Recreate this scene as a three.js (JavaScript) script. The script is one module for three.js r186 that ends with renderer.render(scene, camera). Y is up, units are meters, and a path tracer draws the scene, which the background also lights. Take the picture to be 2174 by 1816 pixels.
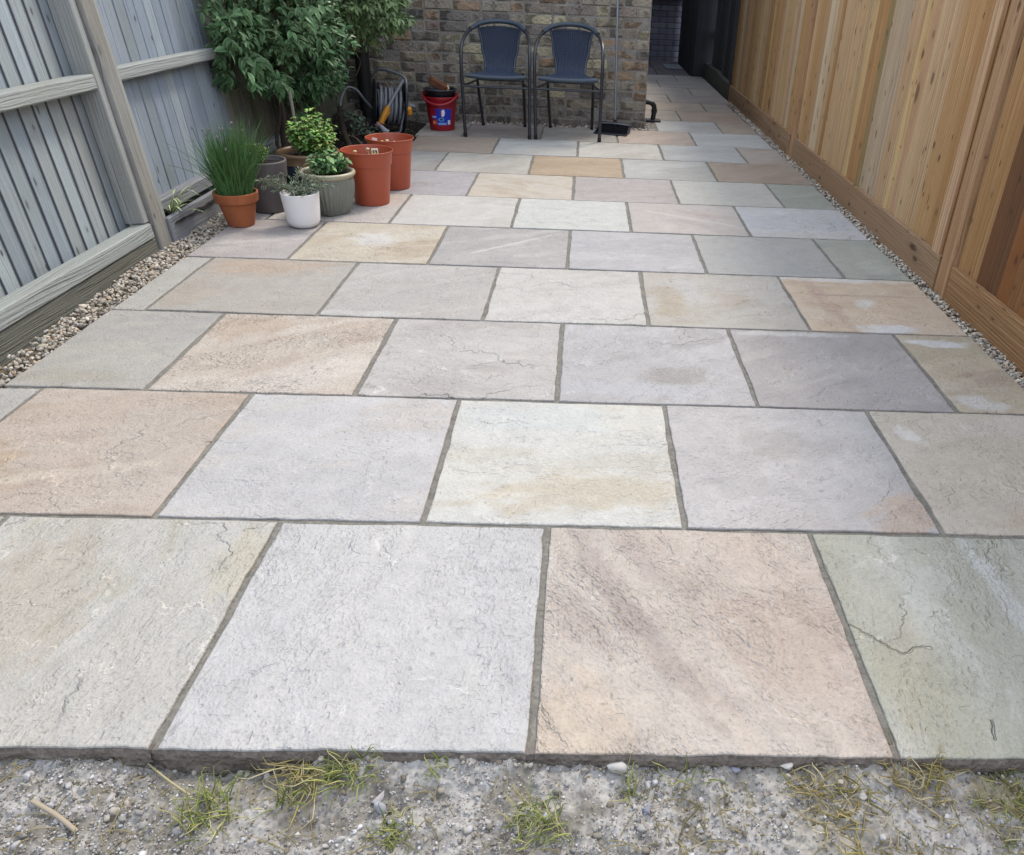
import * as THREE from 'three';
import { mergeGeometries, mergeVertices } from 'three/addons/utils/BufferGeometryUtils.js';
import { ConvexGeometry } from 'three/addons/geometries/ConvexGeometry.js';

// ------------------------------------------------------------------ camera, sky, sun, exposure
const scene = new THREE.Scene();
const PH = { w: 2174, h: 1816, f: 1664.975, cx: 1284.43, cy: 979.53 };       // lens of the photograph, off-centre crop
const camera = new THREE.PerspectiveCamera(2 * Math.atan(PH.h / 2 / PH.f) * 180 / Math.PI, PH.w / PH.h, 0.05, 400);
camera.setViewOffset(PH.w, PH.h, PH.w / 2 - PH.cx, PH.h / 2 - PH.cy, PH.w, PH.h);
camera.rotation.order = 'YXZ';
camera.rotation.set(-0.55787, -0.042372, 0.0475454);
camera.position.set(0, 1.10959, 0);
const renderer = new THREE.WebGLRenderer({ antialias: true });
renderer.toneMapping = THREE.LinearToneMapping;
renderer.toneMappingExposure = 1.63;
renderer.shadowMap.enabled = true;

const SUN = new THREE.Vector3(0.45, 1, -0.62).normalize();
const SUN_I = 1.5, SKY_L = 1.08;
const sun = new THREE.DirectionalLight(0xfff1e0, SUN_I);
sun.position.copy(SUN).multiplyScalar(30); sun.target.position.set(0, 0, -4);
sun.position.add(sun.target.position);
sun.castShadow = true; sun.shadow.radius = 22; sun.shadow.mapSize.set(2048, 2048);
Object.assign(sun.shadow.camera, { left: -12, right: 12, top: 14, bottom: -12, near: 1, far: 60 });
scene.add(sun, sun.target);

// ------------------------------------------------------------------ noise and helpers
const rng = (s) => () => { s = (s + 0x6d2b79f5) | 0; let t = Math.imul(s ^ (s >>> 15), 1 | s); t = (t + Math.imul(t ^ (t >>> 7), 61 | t)) ^ t; return ((t ^ (t >>> 14)) >>> 0) / 4294967296; };
const NT = new Float32Array(65536); { const r = rng(77); for (let i = 0; i < 65536; i++) NT[i] = r(); }
function vn(x, y) {
  const xi = Math.floor(x), yi = Math.floor(y); let fx = x - xi, fy = y - yi;
  fx = fx * fx * (3 - 2 * fx); fy = fy * fy * (3 - 2 * fy);
  const x0 = xi & 255, x1 = (xi + 1) & 255, y0 = (yi & 255) << 8, y1 = ((yi + 1) & 255) << 8;
  const a = NT[y0 | x0], b = NT[y0 | x1], c = NT[y1 | x0], d = NT[y1 | x1];
  return a + (b - a) * fx + (c + (d - c) * fx - a - (b - a) * fx) * fy;
}
function fbm(x, y, o) { let s = 0, a = 0.5, n = 0; for (let i = 0; i < o; i++) { s += a * vn(x, y); n += a; x = x * 2.03 + 17.3; y = y * 2.03 + 31.7; a *= 0.5; } return s / n; }
// plateaus of random height with ragged borders, as where thin layers of stone split away
const VO = [0, 0, 0];
function flake(x, y, seed) {
  const xi = Math.floor(x), yi = Math.floor(y); let d1 = 9, d2 = 9, h1 = 0, h2 = 0;
  for (let j = -1; j < 2; j++) for (let i = -1; i < 2; i++) { const a = (xi + i + seed) & 255, b = ((yi + j) & 255) << 8, px = xi + i + NT[b | a] - x, py = yi + j + NT[b | ((a + 101) & 255)] - y, d = px * px + py * py; if (d < d1) { d2 = d1; h2 = h1; d1 = d; h1 = NT[b | ((a + 57) & 255)]; } else if (d < d2) { d2 = d; h2 = NT[b | ((a + 57) & 255)]; } }
  VO[0] = h1; VO[1] = h2; VO[2] = Math.sqrt(d2) - Math.sqrt(d1); return VO;
}
const ss = (a, b, x) => { x = Math.min(1, Math.max(0, (x - a) / (b - a))); return x * x * (3 - 2 * x); };
const lerp = (a, b, t) => a + (b - a) * t;
const clamp = (x, a = 0, b = 1) => Math.min(b, Math.max(a, x));
const lin = (c) => (c <= 0.04045 ? c / 12.92 : ((c + 0.055) / 1.055) ** 2.4);
const enc = (c) => (c <= 0.0031308 ? c * 12.92 : 1.055 * c ** (1 / 2.4) - 0.055);
const SAT = 0.61;                                       // the paving is greyer than it first looks
const stoneTone = (h) => { const c = hexlin(h, ALB), g = c[0] * 0.3 + c[1] * 0.55 + c[2] * 0.15; const q = c.map((v, i) => lerp(g, v, SAT) * [1.01, 1, .975][i]), m = (q[0] + q[2]) / 2; if (q[1] < m) q[1] = lerp(q[1], m, 0.45); return q; };
const hexlin = (h, k = 1) => [(h >> 16) & 255, (h >> 8) & 255, h & 255].map((v) => lin(v / 255) * k);
const col = (h, k = 1) => { const c = hexlin(h, k); return new THREE.Color().setRGB(c[0], c[1], c[2]); };
function tex(w, h, data, srgb, rep) {
  const t = new THREE.DataTexture(data, w, h, THREE.RGBAFormat);
  t.wrapS = t.wrapT = THREE.MirroredRepeatWrapping; t.magFilter = THREE.LinearFilter; t.minFilter = THREE.LinearMipmapLinearFilter; t.generateMipmaps = true;
  if (srgb) t.colorSpace = THREE.SRGBColorSpace;
  if (rep) t.repeat.set(rep, rep);
  t.needsUpdate = true; return t;
}
// fn(x, y) with x, y in metres fills out = [r, g, b (linear), height 0..1]
function surface(w, h, mw, mh, fn, relief = true) {
  const c = new Uint8Array(w * h * 4), b = new Uint8Array(w * h * 4), out = [0, 0, 0, 0];
  for (let j = 0, i = 0; j < h; j++) for (let k = 0; k < w; k++, i += 4) {
    fn((k + 0.5) / w * mw, (j + 0.5) / h * mh, out);
    c[i] = clamp(enc(Math.max(0, out[0]))) * 255; c[i + 1] = clamp(enc(Math.max(0, out[1]))) * 255; c[i + 2] = clamp(enc(Math.max(0, out[2]))) * 255; c[i + 3] = 255;
    b[i] = b[i + 1] = b[i + 2] = clamp(out[3]) * 255; b[i + 3] = 255;
  }
  return { map: tex(w, h, c, true), bump: relief ? tex(w, h, b, false) : null };
}
const mat = (o) => new THREE.MeshStandardMaterial({ roughness: 0.8, metalness: 0, ...o });
const pmat = (o) => new THREE.MeshPhysicalMaterial({ roughness: 0.5, metalness: 0, ...o });

// names, labels
const used = new Map();
function numbered(name) { const n = used.get(name) || 0; used.set(name, n + 1); return n ? name + '_' + String(n).padStart(3, '0') : name; }
function tag(o, label, category, group) { o.userData.label = label; o.userData.category = category; if (group) o.userData.group = group; return o; }
function thing(name, label, category, pos = [0, 0, 0], ry = 0, group) { const g = new THREE.Group(); g.name = numbered(name); g.position.set(...pos); g.rotation.y = ry; tag(g, label, category, group); scene.add(g); return g; }
function structure(name, o) { o.name = name; o.userData.kind = 'structure'; scene.add(o); return o; }
function part(name, geo, m, parent) { const o = new THREE.Mesh(geo, m); o.name = name; o.castShadow = o.receiveShadow = true; parent.add(o); return o; }
const stuff = (o) => { o.userData.kind = 'stuff'; return o; };
function merge(list) {
  return mergeGeometries(list.map((g) => { const n = g.index ? g.toNonIndexed() : g; for (const k of Object.keys(n.attributes)) if (!['position', 'normal', 'uv', 'color'].includes(k)) n.deleteAttribute(k); return n; }));
}
const T = (g, x = 0, y = 0, z = 0) => g.translate(x, y, z);
// uv in metres by the direction a face points; long = axis that runs along v
function boxUV(g0, long = 'y', ou = 0, ov = 0, s = 1) {
  const g = g0.index ? g0.toNonIndexed() : g0; g.computeVertexNormals();
  const p = g.attributes.position, n = g.attributes.normal, uv = new Float32Array(p.count * 2);
  for (let i = 0; i < p.count; i++) {
    const ax = Math.abs(n.getX(i)), ay = Math.abs(n.getY(i)), az = Math.abs(n.getZ(i)), x = p.getX(i), y = p.getY(i), z = p.getZ(i);
    let a, b;
    if (long === 'y') { if (ay > ax && ay > az) { a = x; b = z; } else if (ax > az) { a = z; b = y; } else { a = x; b = y; } }
    else if (long === 'z') { if (az > ax && az > ay) { a = x; b = y; } else if (ax > ay) { a = y; b = z; } else { a = x; b = z; } }
    else { if (ax > ay && ax > az) { a = z; b = y; } else if (ay > az) { a = z; b = x; } else { a = y; b = x; } }
    uv[2 * i] = a * s + ou; uv[2 * i + 1] = b * s + ov;
  }
  g.setAttribute('uv', new THREE.BufferAttribute(uv, 2)); return g;
}
// chamfered block, corners jittered by j
function block(w, h, d, c = 0.004, j = 0, r = null) {
  const pts = [], J = () => (r ? (r() - 0.5) * 2 * j : 0);
  for (const sx of [-1, 1]) for (const sy of [-1, 1]) for (const sz of [-1, 1]) {
    const x = sx * w / 2 + J(), y = sy * h / 2 + J(), z = sz * d / 2 + J();
    pts.push(new THREE.Vector3(x, y - sy * c, z - sz * c), new THREE.Vector3(x - sx * c, y, z - sz * c), new THREE.Vector3(x - sx * c, y - sy * c, z));
  }
  return new ConvexGeometry(pts);
}
function tube(pts, r, seg = 24, rad = 8, closed = false) { return new THREE.TubeGeometry(new THREE.CatmullRomCurve3(pts.map((p) => new THREE.Vector3(...p)), closed, 'centripetal'), seg, r, rad, closed); }
function lathe(pts, seg = 48) { return new THREE.LatheGeometry(pts.map((p) => new THREE.Vector2(p[0], p[1])), seg); }

// sky: even bright cloud, a little brighter and warmer round the hidden sun
{
  const w = 256, h = 128, d = new Float32Array(w * h * 4);
  for (let j = 0; j < h; j++) for (let i = 0; i < w; i++) {
    const th = (j + 0.5) / h * Math.PI - Math.PI / 2, ph = ((i + 0.5) / w - 0.5) * 2 * Math.PI;   // row 0 is straight down
    const v = new THREE.Vector3(Math.cos(th) * Math.cos(ph), Math.sin(th), Math.cos(th) * Math.sin(ph));
    const n = 0.85 + 0.3 * fbm(v.x * 3 + 9, v.z * 3 + v.y * 2 + 5, 4), glow = Math.max(0, v.dot(SUN)) ** 6;
    let L = SKY_L * (1.08 - 0.2 * Math.max(0, v.y)) * n * (1 + 0.5 * glow);
    if (v.y < 0) L *= 0.35;
    d.set([L * lerp(0.88, 1.0, glow), L * lerp(0.97, 0.99, glow), L * lerp(1.14, 0.98, glow), 1], (j * w + i) * 4);
  }
  const t = new THREE.DataTexture(d, w, h, THREE.RGBAFormat, THREE.FloatType);
  t.mapping = THREE.EquirectangularReflectionMapping; t.magFilter = THREE.LinearFilter; t.minFilter = THREE.LinearFilter; t.wrapS = THREE.RepeatWrapping; t.needsUpdate = true;
  scene.background = t; scene.environment = t;
}

// ------------------------------------------------------------------ patio of riven sandstone
const ALB = 0.66;                                     // photo tone -> stone albedo
const ZR = [-0.853, -1.483, -2.112, -2.735, -3.357, -3.966, -4.574, -5.184, -5.796, -6.389, -6.99, -7.575, -8.18, -8.755, -9.35, -9.985, -10.63, -11.29];
const RX = 1.468, LX = -1.700, LB = -1.255;
// one entry per slab: left x, right x, [tones], grain angle, roughness, ledges, patches [u, v, ru, rv, turn, tone, strength]
const ROWS = [
  [[LX, -1.296, [0xc9c5bd, 0xc4bfb6, 0xcfccc6], .4, .5, .8, []], [-1.296, -.683, [0xcfccc4, 0xd0cfca, 0xc3c0a8], 1.3, .5, 1.5, [[0.32, .55, .25, .5, .2, 0xc9b79c, .5], [.95, .8, .12, .25, 0, 0xd4c9a8, .6]]], [-.683, -.066, [0xd8d7da, 0xd3d3d7, 0xdadada], 1.45, .8, 1.0, []], [-.066, .556, [0xdbcdc0, 0xdac5b8, 0xcbb5ae], 2.1, 1.25, 1.2, [[.2, .75, .07, .4, .35, 0xbfa8a6, .6], [.36, .4, .07, .35, .5, 0xbaa29d, .55], [.8, .45, .25, .3, .3, 0xcfae9f, .5], [.12, .1, .2, .2, 0, 0xe2cbae, .7]]], [.556, 1.165, [0xc8c9ba, 0xbfc1ab, 0xd0d2c8], 1.35, .7, 1.4, [[.3, .6, .1, .5, 0.1, 0xd5d8d0, .7], [.15, .3, .15, .3, 0, 0xc2bb98, .4], [.62, .55, .05, .5, .08, 0xd6dad6, .9], [.35, .75, .12, .12, 0, 0xd2d6cf, .6]], [[[0, .50], [.06, .44], [.135, .375], [.20, .405], [.235, .40]], [[.28, .06], [.30, .12]]]], [1.165, RX, [0xc6bdb0, 0xc9c0b4, 0xbfb4a6], .3, .5, .8, []]],
  [[-1.70, -1.582, [0xc9c6c2, 0xbfbdb9, 0xc9c9c6], .3, .6, 1, []], [-1.582, -.975, [0xcfb7a5, 0xd2bfb0, 0xc6a993], .35, .7, 1.3, [[.75, .5, .3, .5, .3, 0xcbbcb0, .7], [.2, .2, .3, .06, .25, 0xdccbb2, .8], [.6, .3, .4, .05, .3, 0xdccbb8, .7], [.1, .35, .2, .2, 0, 0xc8a37c, .7]]], [-.975, -.359, [0xd0ced2, 0xc9c7cc, 0xd1cbc9], .2, .6, .8, [[.8, .85, .25, .2, 0, 0xd0c4bb, .6]]], [-.359, .26, [0xd9dad6, 0xdcdbd2, 0xd4cfc0], .1, .8, .9, [[.6, .22, .5, .16, .15, 0xd2c3a3, .75], [.4, .85, .5, .15, 0, 0xd3dcdc, .7]]], [.26, .884, [0xcac6cb, 0xc5c0c4, 0xcecace], .5, .7, .9, [[.55, .65, .3, .18, .2, 0xb3adab, .5], [.9, .12, .2, .15, .6, 0xd2b19b, .85], [.3, .3, .2, .1, 0, 0xb5b2b5, .5]]], [.884, RX, [0xdccfba, 0xd8c9b2, 0xdfd6c6], .4, .5, .8, [[.5, .1, .3, .12, 0, 0xcfae94, .5], [.12, .78, .06, .12, .5, 0xeeeae4, .9]]]],
  [[-1.70, -1.293, [0xbcb8b1, 0xb4b2ae, 0xbfbab0], .4, .3, .4, [[.4, .1, .5, .1, 0, 0xb3a78d, .4]]], [-1.293, -.673, [0xd0bfae, 0xd8cdc0, 0xc6ad9b], .7, 1.5, .9, [[.2, .8, .3, .2, 0, 0xcbaa92, .7], [.8, .8, .2, .2, 0, 0xc9ab95, .6]]], [-.673, -.066, [0xc7c1be, 0xc4bebe, 0xb9b0ae], .02, .7, 1.7, [[.35, .1, .3, .12, 0, 0xab9fa0, .5], [.7, .6, .3, .2, 0, 0xcfcaca, .4]]], [-.066, .55, [0xbcb9be, 0xc4c2c8, 0xb2acb0], .75, .7, 1.1, [[.6, .3, .22, .12, .3, 0xa59c9a, .7], [.4, .15, .5, .1, 0, 0xc1c3d0, .6]]], [.55, 1.175, [0xb9b1b3, 0xb2aaad, 0xc0bab9], .6, .5, .9, [[.3, .95, .4, .04, 0, 0xd4d6d8, .7]]], [1.175, RX, [0xcdbc9a, 0xc6b592, 0xd6c9b0], .2, .6, 1.2, [[.4, .88, .45, .07, -.2, 0xe0e2e4, .95], [.3, .1, .3, .1, 0, 0xdadad8, .8], [.7, .4, .5, .12, .2, 0xb89d80, .6]]]],
  [[-1.70, -1.585, [0xb9b8b0, 0xbfbdb8, 0xb1b1a4], .2, .4, .6, []], [-1.585, -.966, [0xb7b0a6, 0xb9b3ac, 0xb5aba0], .3, .5, .7, [[.4, .85, .5, .2, .1, 0xc6a78f, .8], [.1, .3, .2, .3, 0, 0xbaa890, .4]]], [-.966, -.361, [0xbdb7b2, 0xbab5b3, 0xc4bebb], .5, .8, 1.2, [[.3, .05, .4, .05, 0, 0xd0cfce, .6]]], [-.361, .256, [0xcac7c2, 0xcdcbc7, 0xbfbbb5], .35, .7, 1.4, []], [.256, .866, [0xbeb7ab, 0xc0bbb3, 0xb5aca0], .4, .6, .8, [[.15, .4, .14, .35, 0, 0xb9a686, .75], [.6, .5, .2, .15, 0, 0xb8a68e, .5], [.3, .7, .1, .3, .2, 0xbfc1c6, .5]]], [.866, RX, [0xdfc19c, 0xe0c6a6, 0xd8b48e], .03, .5, 1.0, [[.22, .5, .07, .6, .1, 0xcc9d8c, .6], [.5, .97, .6, .06, 0, 0xe3dfdb, .9], [.5, .05, .2, .1, 0, 0xe2e2e4, .95], [.5, .5, .08, .1, -.6, 0xe4e0da, .8], [.55, .65, .6, .02, 0, 0xbf9a80, .5]]]],
  [[-1.70, -1.275, [0xbdb2b4, 0xb5aaad, 0xc9c0bd], .3, .5, .8, [[.5, .4, .5, .04, .3, 0xd2c9c5, .6]]], [-1.275, -.671, [0xcdbfa6, 0xd2c6b2, 0xc2ad8d], .3, .7, 1.3, [[.5, .55, .2, .2, 0, 0xd8dadb, .7], [.8, .3, .3, .2, .3, 0xc0a684, .6]]], [-.671, -.063, [0xb7b1b3, 0xb1abae, 0xc2bcbc], .5, .6, 1.0, [[.5, .5, .6, .02, .75, 0xd5d3d2, .7]]], [-.063, .552, [0xbcbac0, 0xb7b5bc, 0xc3c3c7], .2, .5, .8, [[.8, .6, .2, .3, 0, 0xadabb3, .5]]], [.552, 1.168, [0xb0b2b1, 0xb4b3b0, 0xabafad], .2, .3, .4, []], [1.168, RX, [0xa9b0a5, 0xafb4a6, 0xa2aba2], .3, .4, .5, [[.6, .3, .3, .2, 0, 0xbcc2b6, .6]]]],
  [[-1.70, -1.573, [0xc4babb, 0xc4babb, 0xc4babb], .2, .4, .6, []], [-1.573, -.969, [0xccc0bc, 0xc8bfbd, 0xd2c8c0], .4, .6, 1.0, [[.85, .8, .2, .3, 0, 0xd3bfa9, .6]]], [-.969, -.361, [0xccc9c4, 0xcfcdca, 0xc2bdb5], .1, .7, 1.1, []], [-.361, .246, [0xccd0cd, 0xc9ccc8, 0xd2d6d4], .8, .9, 1.2, []], [.246, .857, [0xc0b5b3, 0xc5bab7, 0xbcaeab], 2.6, .5, .8, [[.5, .5, .6, .04, -.5, 0xd3cac5, .6], [.7, .6, .3, .06, -.4, 0xc4a99d, .5]]], [.857, RX, [0xcccdd2, 0xc6c8cf, 0xd3d3d5], .3, .5, .7, [[.5, .05, .5, .06, 0, 0xd2ccc0, .6]]]],
  [[LB, -.666, [0xb5adba, 0xb8b0bc, 0xaca4ae], .3, .4, .6, []], [-.666, -.061, [0xcfc1ac, 0xcdc3b4, 0xc4b194], 2.5, .6, 1.6, []], [-.061, .55, [0xb8adae, 0xb3a8aa, 0xbdb3b2], .3, .3, .5, []], [.55, 1.158, [0xc0c0b6, 0xc2c2bb, 0xb9bab0], .4, .5, .8, []], [1.158, RX, [0xa3ada0, 0x9fa89b, 0xb0b5a8], .5, .4, .6, []]],
  [[LB, -.946, [0xb7b8b8, 0xb5b5b3, 0xbcbcbc], .3, .4, .5, []], [-.946, -.353, [0xcac8c2, 0xcdcdcd, 0xbeb9b0], .7, .6, 1.0, []], [-.353, .255, [0xcaad86, 0xcbb08c, 0xc4a47c], .4, .4, .6, []], [.255, .857, [0xbec2c3, 0xb9bcbd, 0xc5c9ca], .4, .5, .7, []], [.857, RX, [0xb89f8b, 0xb49a85, 0xc0aa98], .1, .3, .4, [[.4, .97, .5, .08, 0, 0xd5d3d4, .9]]]],
  [[LB, -.65, [0xc4ad9c, 0xc6b19f, 0xbca08a], .2, .4, .6, [[.5, .2, .5, .2, 0, 0xc7a282, .5]]], [-.65, -.05, [0xc9ced0, 0xc5caca, 0xcfd6d9], .3, .5, .8, []], [-.05, .56, [0xcccbc6, 0xcfcdc9, 0xc5c0b8], .4, .4, .6, [[.9, .4, .2, .4, 0, 0xcbb7a6, .6]]], [.56, 1.16, [0xbfc6cc, 0xc4c9cd, 0xb8bfc5], .5, .6, 1, []], [1.16, RX, [0xbfb1a6, 0xc3bab4, 0xb8a595], .2, .4, .5, [[.5, .92, .5, .1, 0, 0xcbced2, .7]]]],
  [[-1.29, -.938, [0xc2bab4, 0xc2bab4, 0xb9b0a8], .2, .4, .5, []], [-.938, -.343, [0xb3a9a8, 0xb0a6a4, 0xb8aeac], .4, .4, .5, []], [-.343, .254, [0xb9b8b3, 0xb5b3b0, 0xbebcb8], .3, .4, .5, []], [.254, .865, [0xc4ada2, 0xc0a799, 0xcbb8ae], .2, .4, .6, []], [.865, 1.455, [0xc9d1d6, 0xc2c9cd, 0xd3dadf], .1, .4, .5, []]],
  [[.612, 1.158, [0xc1c5cb, 0xbcc0c6, 0xc6cacf], .2, .4, .5, []], [1.158, 1.455, [0xbba797, 0xb6a291, 0xc1afa1], .2, .4, .5, []]],
  [[.52, .865, [0xbdb3a9, 0xb9b0a6, 0xc3bab1], .2, .4, .5, []], [.865, 1.45, [0xc1a795, 0xbda290, 0xc7b1a2], .2, .4, .5, []]],
  [[.51, 1.17, [0xbdaf9f, 0xb8ab9d, 0xc3b6a8], .2, .4, .5, []], [1.17, 1.44, [0xb3aaa2, 0xb3aaa2, 0xb9b1a9], .2, .4, .5, []]],
  [[.51, .87, [0xb5abad, 0xb1a7a8, 0xbab1b2], .2, .4, .5, []], [.87, 1.50, [0xada2a6, 0xa89ea1, 0xb3a9ac], .2, .4, .5, []]],
  [[.51, 1.17, [0xb1aab0, 0xaca5ab, 0xb7b0b6], .2, .4, .5, []], [1.17, 1.50, [0xb5aeb1, 0xb0a9ac, 0xbbb4b7], .2, .4, .5, []]],
  [[.51, .86, [0xaeabb2, 0xa8a5ac, 0xb4b1b8], .2, .4, .5, []], [.86, 1.50, [0xaaaab3, 0xa5a5ae, 0xb0b0b9], .2, .4, .5, []]],
  [[.51, 1.13, [0xa9acb5, 0xa4a7b0, 0xafb2bb], .2, .4, .5, []], [1.13, 1.50, [0xa7a4ab, 0xa29fa6, 0xadaab1], .2, .4, .5, []]],
];
const patio = structure('patio', new THREE.Group());
const mudM = mat({ color: col(0x8b827a, 0.85), roughness: 1 });
const SB = 0.024;                                      // metres of slab relief, black to white
function slabMaps(seed, n, tones, th, rough, ledge, patches, relief = true, cracks = null, rowShade = 1) {
  const t0 = stoneTone(tones[0]), t1 = stoneTone(tones[1]), t2 = stoneTone(tones[2]), P = patches.map((p) => ({ p, c: stoneTone(p[5]), cs: Math.cos(p[4]), sn: Math.sin(p[4]) }));
  const ox = seed * 13.37, oy = seed * 7.71, C = Math.cos(th), S = Math.sin(th), M = 0.64;
  return surface(n, n, M, M, (x, y, o) => {
    const X = x + ox, Y = y + oy, w1 = fbm(X * 7, Y * 7, 2) - 0.5, w2 = fbm(X * 7 + 40, Y * 7 + 9, 2) - 0.5;
    const a = X * C + Y * S + w1 * 0.05, b = -X * S + Y * C + w2 * 0.05;
    const g1 = vn(X * 150, Y * 150), g2 = vn(X * 330 + 5, Y * 330), g3 = vn(X * 60 + 3, Y * 60);
    // split layers: wide thin plates, and fields of small flakes
    const wx = (g3 - 0.5) * 0.016 + (g1 - 0.5) * 0.006, wy = (vn(X * 60 + 33, Y * 60 + 8) - 0.5) * 0.016 + (g2 - 0.5) * 0.005;
    let v = flake((a + wx * 2 + w1 * .08) * 5.2, (b + wy * 2 + w2 * .08) * 10.5, seed * 3); const q1 = Math.floor(v[0] * 3.4) / 3, q2 = Math.floor(v[1] * 3.4) / 3, big = lerp((q1 + q2) / 2, q1, ss(0, 0.065, v[2])), broad = fbm(a * 4.5 + 60, b * 15 + 3, 3);
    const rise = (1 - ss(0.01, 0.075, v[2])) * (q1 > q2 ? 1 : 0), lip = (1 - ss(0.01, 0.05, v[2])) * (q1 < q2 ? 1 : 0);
    const mid = fbm(a * 42 + wx * 20, b * 105 + wy * 30, 3), tiny = fbm(a * 130 + 7, b * 215, 2);
    const rz = ss(0.42, 0.60, fbm(a * 5 + 50, b * 11 + 2, 3)), zone = ss(0.35, 0.55, fbm(a * 3 + 3, b * 4 + 8, 2));
    const pit = ss(0.80, 0.90, vn(X * 95 + 11, Y * 95)) * ss(0.45, 0.65, vn(X * 14, Y * 14 + 3));
    o[3] = 0.12 + big * 0.165 * ledge * lerp(.3, 1, zone) + broad * 0.40 * (.5 + .5 * ledge) + (mid - .5) * 0.26 * rough * lerp(.12, 1, rz) + (tiny - .5) * 0.19 * rough * lerp(.4, 1, rz) + (g2 - 0.5) * 0.05 - pit * 0.07 + (fbm(X * 6, Y * 6, 2) - 0.5) * 0.2;
    let crk = 0; if (cracks) for (const L of cracks) for (let i = 0; i + 1 < L.length; i++) { const [x0, y0] = L[i], [x1, y1] = L[i + 1], ux = x / M - x0 + (g3 - .5) * .012, uy = y / M - y0 + (g1 - .5) * .01, dx = x1 - x0, dy = y1 - y0, tt = clamp((ux * dx + uy * dy) / (dx * dx + dy * dy)), e = Math.hypot(ux - tt * dx, uy - tt * dy); crk = Math.max(crk, 1 - ss(.0012, .0045, e)); }
    o[3] -= crk * .35;
    // mineral tone; rise paints a bright highlight along the raised ledge edges
    const m = ss(0.32, 0.68, fbm(a * 2.2 + 7, b * 6.5, 4)), q = ss(0.55, 0.75, fbm(a * 4 + 31, b * 13 + 11, 3));
    let r = lerp(t0[0], t1[0], m), g = lerp(t0[1], t1[1], m), bl = lerp(t0[2], t1[2], m);
    r = lerp(r, t2[0], q * 0.7); g = lerp(g, t2[1], q * 0.7); bl = lerp(bl, t2[2], q * 0.7);
    for (const { p, c, cs, sn } of P) {
      const u = x / M - p[0], v = y / M - p[1], du = (u * cs + v * sn) / p[2], dv = (-u * sn + v * cs) / p[3], d = Math.sqrt(du * du + dv * dv) + (fbm(a * 14 + 5, b * 34, 3) - 0.5) * 1.1;
      const k = p[6] * (1 - ss(0.45, 1.1, d)); if (k > 0) { r = lerp(r, c[0], k); g = lerp(g, c[1], k); bl = lerp(bl, c[2], k); }
    }
    const f = rowShade + (fbm(X * 26, Y * 26, 3) - 0.5) * 0.16 + (g2 - 0.5) * 0.09 + (g1 - 0.5) * 0.07 * rough - ss(.8, .9, vn(X * 190 + 9, Y * 190)) * .12 + rise * .2 * lerp(.3, 1, zone) * ledge * ss(.3, .6, vn(X * 34, Y * 34 + 8)) + (tiny - .5) * .12, iron = ss(0.90, 0.96, vn(X * 55 + 3, Y * 55 + 70)) * ss(0.5, 0.7, vn(X * 9 + 60, Y * 9)) * 0.25 * rough;
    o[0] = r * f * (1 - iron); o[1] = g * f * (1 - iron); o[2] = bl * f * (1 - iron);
  }, relief);
}
// a hand-dressed slab: ragged outline, spalled arris, sawn-off underside
const frontK = (x) => (fbm(x * 7 + 3, 1.5, 3) - 0.45) * 0.013 + (fbm(x * 45, 7.7, 2) - 0.5) * 0.005;
function slabGeo(x0, x1, z0, z1, r, front) {                // z0 near, z1 far
  const w = x1 - x0, d = z0 - z1, out = [];
  const side = (ax, az, bx, bz, nx, nz) => { const ph = r() * 99, N = front && nz === 1 ? 48 : 16; for (let i = 0; i < N; i++) { const t = i / N, k = (vn(ph + t * 5, 3.3) - 0.5) * 0.0065 + (vn(ph + t * 22, 8.1) - 0.5) * 0.0045 + (i === 0 ? 0.0015 : 0); out.push([lerp(ax, bx, t) - nx * Math.max(-0.001, k), lerp(az, bz, t) - nz * (N === 48 ? frontK(lerp(ax, bx, t)) : Math.max(-0.001, k))]); } };
  side(x0, z0, x1, z0, 0, 1); side(x1, z0, x1, z1, 1, 0); side(x1, z1, x0, z1, 0, -1); side(x0, z1, x0, z0, -1, 0);
  const n = out.length, cx = (x0 + x1) / 2, cz = (z0 + z1) / 2, pos = [], ring = [];
  const tilt = [(r() - 0.5) * 0.004, (r() - 0.5) * 0.004, (r() - 0.5) * 0.0016];
  const lev = (x, z) => tilt[2] + tilt[0] * (x - cx) + tilt[1] * (z - cz);
  const rings = [[0.0035, 0, 0], [0.001, -0.0008, 0.0006], [0, -0.0032, 0.0012], [0.003, -0.028, 0]];
  for (const [ins, y, jit] of rings) ring.push(out.map(([x, z]) => { const dx = cx - x, dz = cz - z, e = ins / Math.min(w, d) * 2; return [x + dx * e, lev(x, z) + y - jit * r(), z + dz * e]; }));
  const tri = (a, b, c) => pos.push(...a, ...b, ...c);
  const C = [cx, lev(cx, cz), cz];
  for (let i = 0; i < n; i++) { const j = (i + 1) % n; tri(ring[0][i], ring[0][j], C); for (let k = 0; k < 3; k++) { tri(ring[k + 1][i], ring[k + 1][j], ring[k][j]); tri(ring[k + 1][i], ring[k][j], ring[k][i]); } }
  const g = new THREE.BufferGeometry(); g.setAttribute('position', new THREE.Float32BufferAttribute(pos, 3));
  const uv = []; for (let i = 0; i < pos.length; i += 3) { let u = (pos[i] - x0) / 0.64 + (pos[i + 1] + 0.005 < 0 ? pos[i + 1] : 0), v = (z0 - pos[i + 2]) / 0.64 + (pos[i + 1] + 0.005 < 0 ? pos[i + 1] : 0); uv.push(w < 0.5 ? u * 1.0 : u, v); }
  g.setAttribute('uv', new THREE.Float32BufferAttribute(uv, 2));
  g.computeVertexNormals(); return g;
}
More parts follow.
